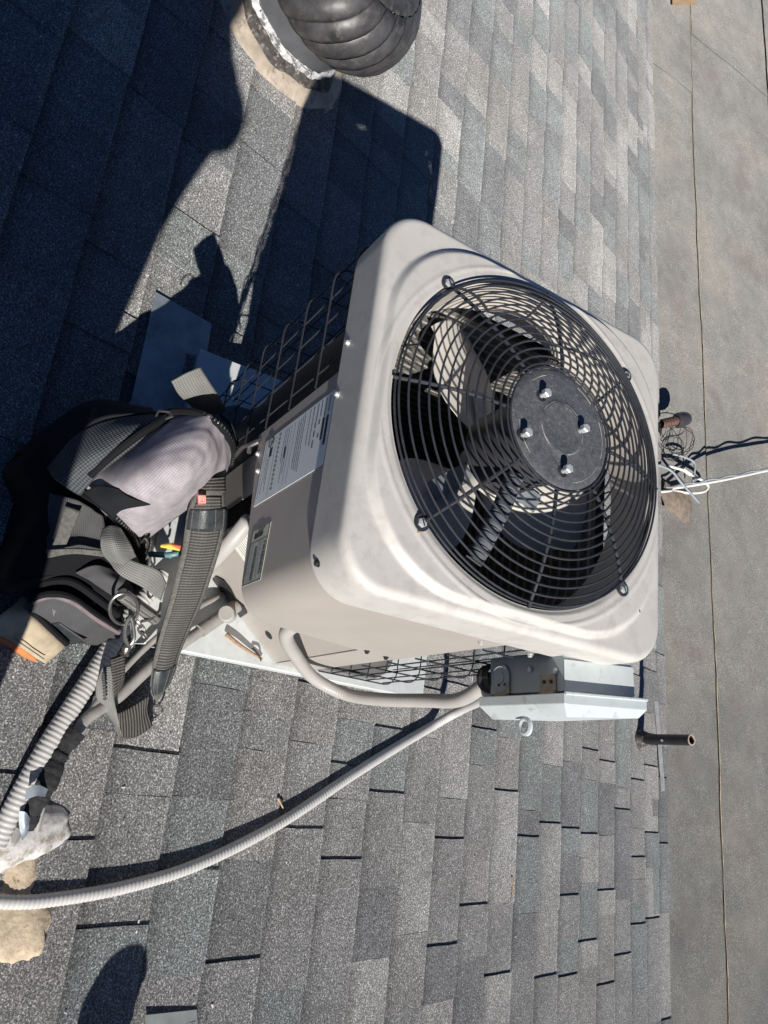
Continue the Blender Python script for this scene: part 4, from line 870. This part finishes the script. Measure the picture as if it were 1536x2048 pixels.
m = MB(); cR = P(316,1420,.02); m.tube([P(316+9*math.cos(t), 1420+11*math.sin(t), .022+.008*math.cos(t)) for t in np.linspace(0, 2*math.pi, 21)[:-1]], .0022, 6, closed=True); m.build('split_ring', mt['chrome'], wb)
# ring and snap clip
hw = thing('snap_clip', P(255,1280), 'steel ring with a swivel snap clip hanging by the grip', 'clip')
m = MB(); m.tube([P(247+34*math.cos(t)*(.86 if math.cos(t) > 0 else .82), 1218+31*math.sin(t), .165-.02*math.sin(t)) for t in np.linspace(0, 2*math.pi, 33)[:-1]], .0032, 8, closed=True); m.build('ring', mt['chrome'], hw)
m = MB(); m.tube(spline([P(282,1243,.15), P(303,1237,.15), P(318,1222,.14), P(322,1205,.13)], 8), .0030, 8); m.build('ring', mt['chrome'], hw)
m = MB(); m.tube(spline([P(262,1232,.158), P(252,1248,.152), P(250,1275,.145), P(258,1290,.14), P(268,1276,.145), P(266,1250,.155), P(262,1234,.16)], 6), .0040, 8); m.build('clip_hook', mt['chrome'], hw)
m = MB(); m.lathe(P(252,1300,.125), nrm(P(248,1312,.118)-P(252,1300,.125)), [(.004,-.012),(.008,-.008),(.009,0),(.006,.006),(.010,.010),(.0001,.014)], 14); m.build('swivel', mt['chrome'], hw)
for i, (a_, b_) in enumerate((((270,1238),(282,1256)), ((278,1250),(288,1268)), ((284,1264),(292,1276)))):
    m = MB(); c_ = P((a_[0]+b_[0])/2, (a_[1]+b_[1])/2, .15-.01*i); ex = nrm(P(*b_,.15-.01*i)-P(*a_,.15-.01*i)); ey = nrm(np.cross(ex, RN)) if i % 2 else RN
    m.tube([c_+ex*.0115*math.cos(t)+ey*.007*math.sin(t) for t in np.linspace(0, 2*math.pi, 17)[:-1]], .0022, 6, closed=True); m.build('chain_link', mt['chrome'], hw)
# upright strap end behind the bag
m = MB(); G = patch(pg([[(343,764,.22),(372,748,.225),(401,735,.22)], [(358,790,.19),(386,775,.195),(420,766,.19)], [(385,815,.15),(410,806,.155),(440,796,.15)], [(410,835,.11),(428,830,.11),(452,822,.11)]]), 6, 6); m.sheet(G, .003); tag(m.build('strap_end', mt['web'], angle=180), 'stiff webbing end sticking up behind the lilac pocket', 'strap')
# cables and tools showing between bag and strap
cab('teal_hose', [P(300,1108,.08), P(335,1110,.11), P(365,1105,.115), P(400,1102,.10)], .0062, mt['teal'], 'teal hose passing under the shoulder strap')
m = MB(); m.tube([P(322,1092,.115), P(345,1092,.125), P(368,1100,.12)], [.003,.007,.004], 8); tag(m.build('wire_sleeve', mt['yellow']), 'yellow wire jacket beside the teal hose', 'wire')
m = MB(); m.tube([P(343,1090,.128), P(360,1094,.13), P(378,1100,.12)], [.002,.0045,.003], 8); tag(m.build('red_wire', mt['red']), 'red wire end above the teal hose', 'wire')
m = MB(); m.tube([P0_(385,1168,.16), PF(438,1110,-.262), PF(497,1042,-.258)], .0160, 14); tag(m.build('drain_pipe', mt['cable_w' if False else 'whip'], angle=180), 'smooth pale grey pipe slanting up behind the shoulder strap', 'pipe')
P = P0_
# ------------------------------------------------------------------ the photographer, standing just behind the camera
def person():
    e = thing('person', RP(1.0, -.92), 'person in dark work clothes holding up a phone behind the view', 'person')
    zg = lambda y: Z0-y*math.tan(SL)
    J = {}; F = V(-.57, .82, 0); F = nrm(F); S = V(F[1], -F[0], 0); hip = V(.93, -.85, zg(-.85)+.93)
    J['hip'] = (hip, .155); J['waist'] = (hip+F*.03+V(0,0,.17), .14); J['chest'] = (hip+F*.07+V(0,0,.38), .185); J['neckb'] = (hip+F*.06+V(0,0,.53), .10); J['neck'] = (hip+F*.05+V(0,0,.60), .065)
    J['head'] = (hip+F*.06+V(0,0,.70), .095); J['crown'] = (hip+F*.07+V(0,0,.79), .085)
    E_ = [('hip','waist'),('waist','chest'),('chest','neckb'),('neckb','neck'),('neck','head'),('head','crown')]
    for s, n in ((1,'r'),(-1,'l')):
        sh_ = hip+F*.12+V(0,0,.48)+S*.19*s; J['sh'+n] = (sh_, .07); hand = CAM-RC[2]*.11-RC[2]*.0+(RC[1]*.075*s)
        J['el'+n] = ((sh_+hand)/2+V(0,0,-.22)+S*.10*s, .055); J['wr'+n] = (hand-F*.06, .03); E_ += [('neckb','sh'+n),('sh'+n,'el'+n),('el'+n,'wr'+n)]
        hp = hip+S*.10*s-V(0,0,.05); ft = hip+S*.16*s+F*(.05 if s > 0 else -.12); ft = V(ft[0], ft[1], zg(ft[1])+.07); J['hp'+n] = (hp, .10); J['kn'+n] = ((hp+ft)/2+F*.06, .062); J['an'+n] = (ft, .048); J['to'+n] = (ft+F*.15+V(0,0,-.05-.15*F[1]*math.tan(SL)+.02), .04)
        E_ += [('hip','hp'+n),('hp'+n,'kn'+n),('kn'+n,'an'+n),('an'+n,'to'+n)]
    names = list(J); me = bpy.data.meshes.new('body'); me.from_pydata([tuple(J[k_][0]) for k_ in names], [(names.index(a), names.index(b)) for a, b in E_], [])
    for m_ in (mt['shirt'],): me.materials.append(m_)
    o = bpy.data.objects.new('body', me); scene.collection.objects.link(o); me.skin_vertices.new() if hasattr(me.skin_vertices, 'new') and not me.skin_vertices else None
    md = o.modifiers.new('skin', 'SKIN')
    if not me.skin_vertices:
        pass
    for i, k_ in enumerate(names):
        sv = me.skin_vertices[0].data[i]; sv.radius = (J[k_][1], J[k_][1]); sv.use_root = (k_ == 'hip')
    md.use_smooth_shade = True; md2 = o.modifiers.new('sub', 'SUBSURF'); md2.levels = md2.render_levels = 2; adopt(o, e)
    m = MB(); hdc = J['head'][0]+F*.01; m.lathe(hdc-V(0,0,.10), V(0,0,1), [(.055,0),(.078,.03),(.088,.09),(.090,.14),(.075,.19),(.04,.225),(.0001,.235)], 24); m.build('face', mt['skin'], e)
    m = MB(); m.lathe(hdc+V(0,0,.055)-F*.012, V(0,0,1), [(.098,-.02),(.100,.03),(.085,.09),(.045,.12),(.0001,.13)], 24); m.build('hair', mt['hair'], e)
    for s, n in ((1,'r'),(-1,'l')):
        w = J['wr'+n][0]; m = MB(); m.tube([w, w+F*.05, w+F*.085], [.028,.036,.026], 10); pal = m.build('hand', mt['skin'], e, angle=180)
        for k_ in range(4):
            m = MB(); b = w+F*.08+V(0,0,.022-.015*k_); m.tube([b, b+F*.028-S*s*.012, b+F*.034-S*s*.045*(1-.08*k_)], [.0085,.008,.0065], 8); m.build('finger', mt['skin'], pal, angle=180)
        m = MB(); m.tube([w+F*.04+V(0,0,.02), w+F*.05-S*s*.02+V(0,0,.035), w+F*.045-S*s*.045+V(0,0,.04)], [.011,.010,.008], 8); m.build('thumb', mt['skin'], pal, angle=180)
    return e
person()
Fb = nrm(V(-.57,.82,0)); Sb = V(Fb[1], -Fb[0], 0); bc = V(.93,-.85,0)-Fb*.36+V(0,0,Z0+.85*math.tan(SL)+1.27)
bk = thing('shadow_pack', bc-V(0,0,.3), 'black backpack added out of view to widen the shadow of the person', 'shadow_pack')  # unseen pack, added to fill out the shadow cast at upper left
m = MB(); m.box(bc+V(0,0,.07), Fb*.15, Sb*.20, V(0,0,.38)); m.build('shadow_pack_body', mt['black_nylon'], bk, bevel=.05)
m = MB(); m.box(bc-Fb*.19-V(0,0,.08), Fb*.045, Sb*.14, V(0,0,.16)); m.build('shadow_pack_pocket', mt['nylon'], bk, bevel=.03)
for s__ in (1, -1):
    m = MB(); m.tube(spline([bc+Fb*.14+Sb*.11*s__+V(0,0,.24), bc+Fb*.30+Sb*.13*s__+V(0,0,.30), bc+Fb*.44+Sb*.13*s__+V(0,0,.10), bc+Fb*.16+Sb*.15*s__-V(0,0,.2)], 8), .018, 8); m.build('shadow_pack_strap', mt['web_dark'], bk)
ph_ = MB(); Fv = RC[2]; pc = CAM-Fv*.03
ph_.box(pc, RC[0]*.038, RC[1]*.076, Fv*.004); tag(ph_.build('phone', mt['dark'], bevel=.003), 'black phone held by the person behind the view', 'phone')
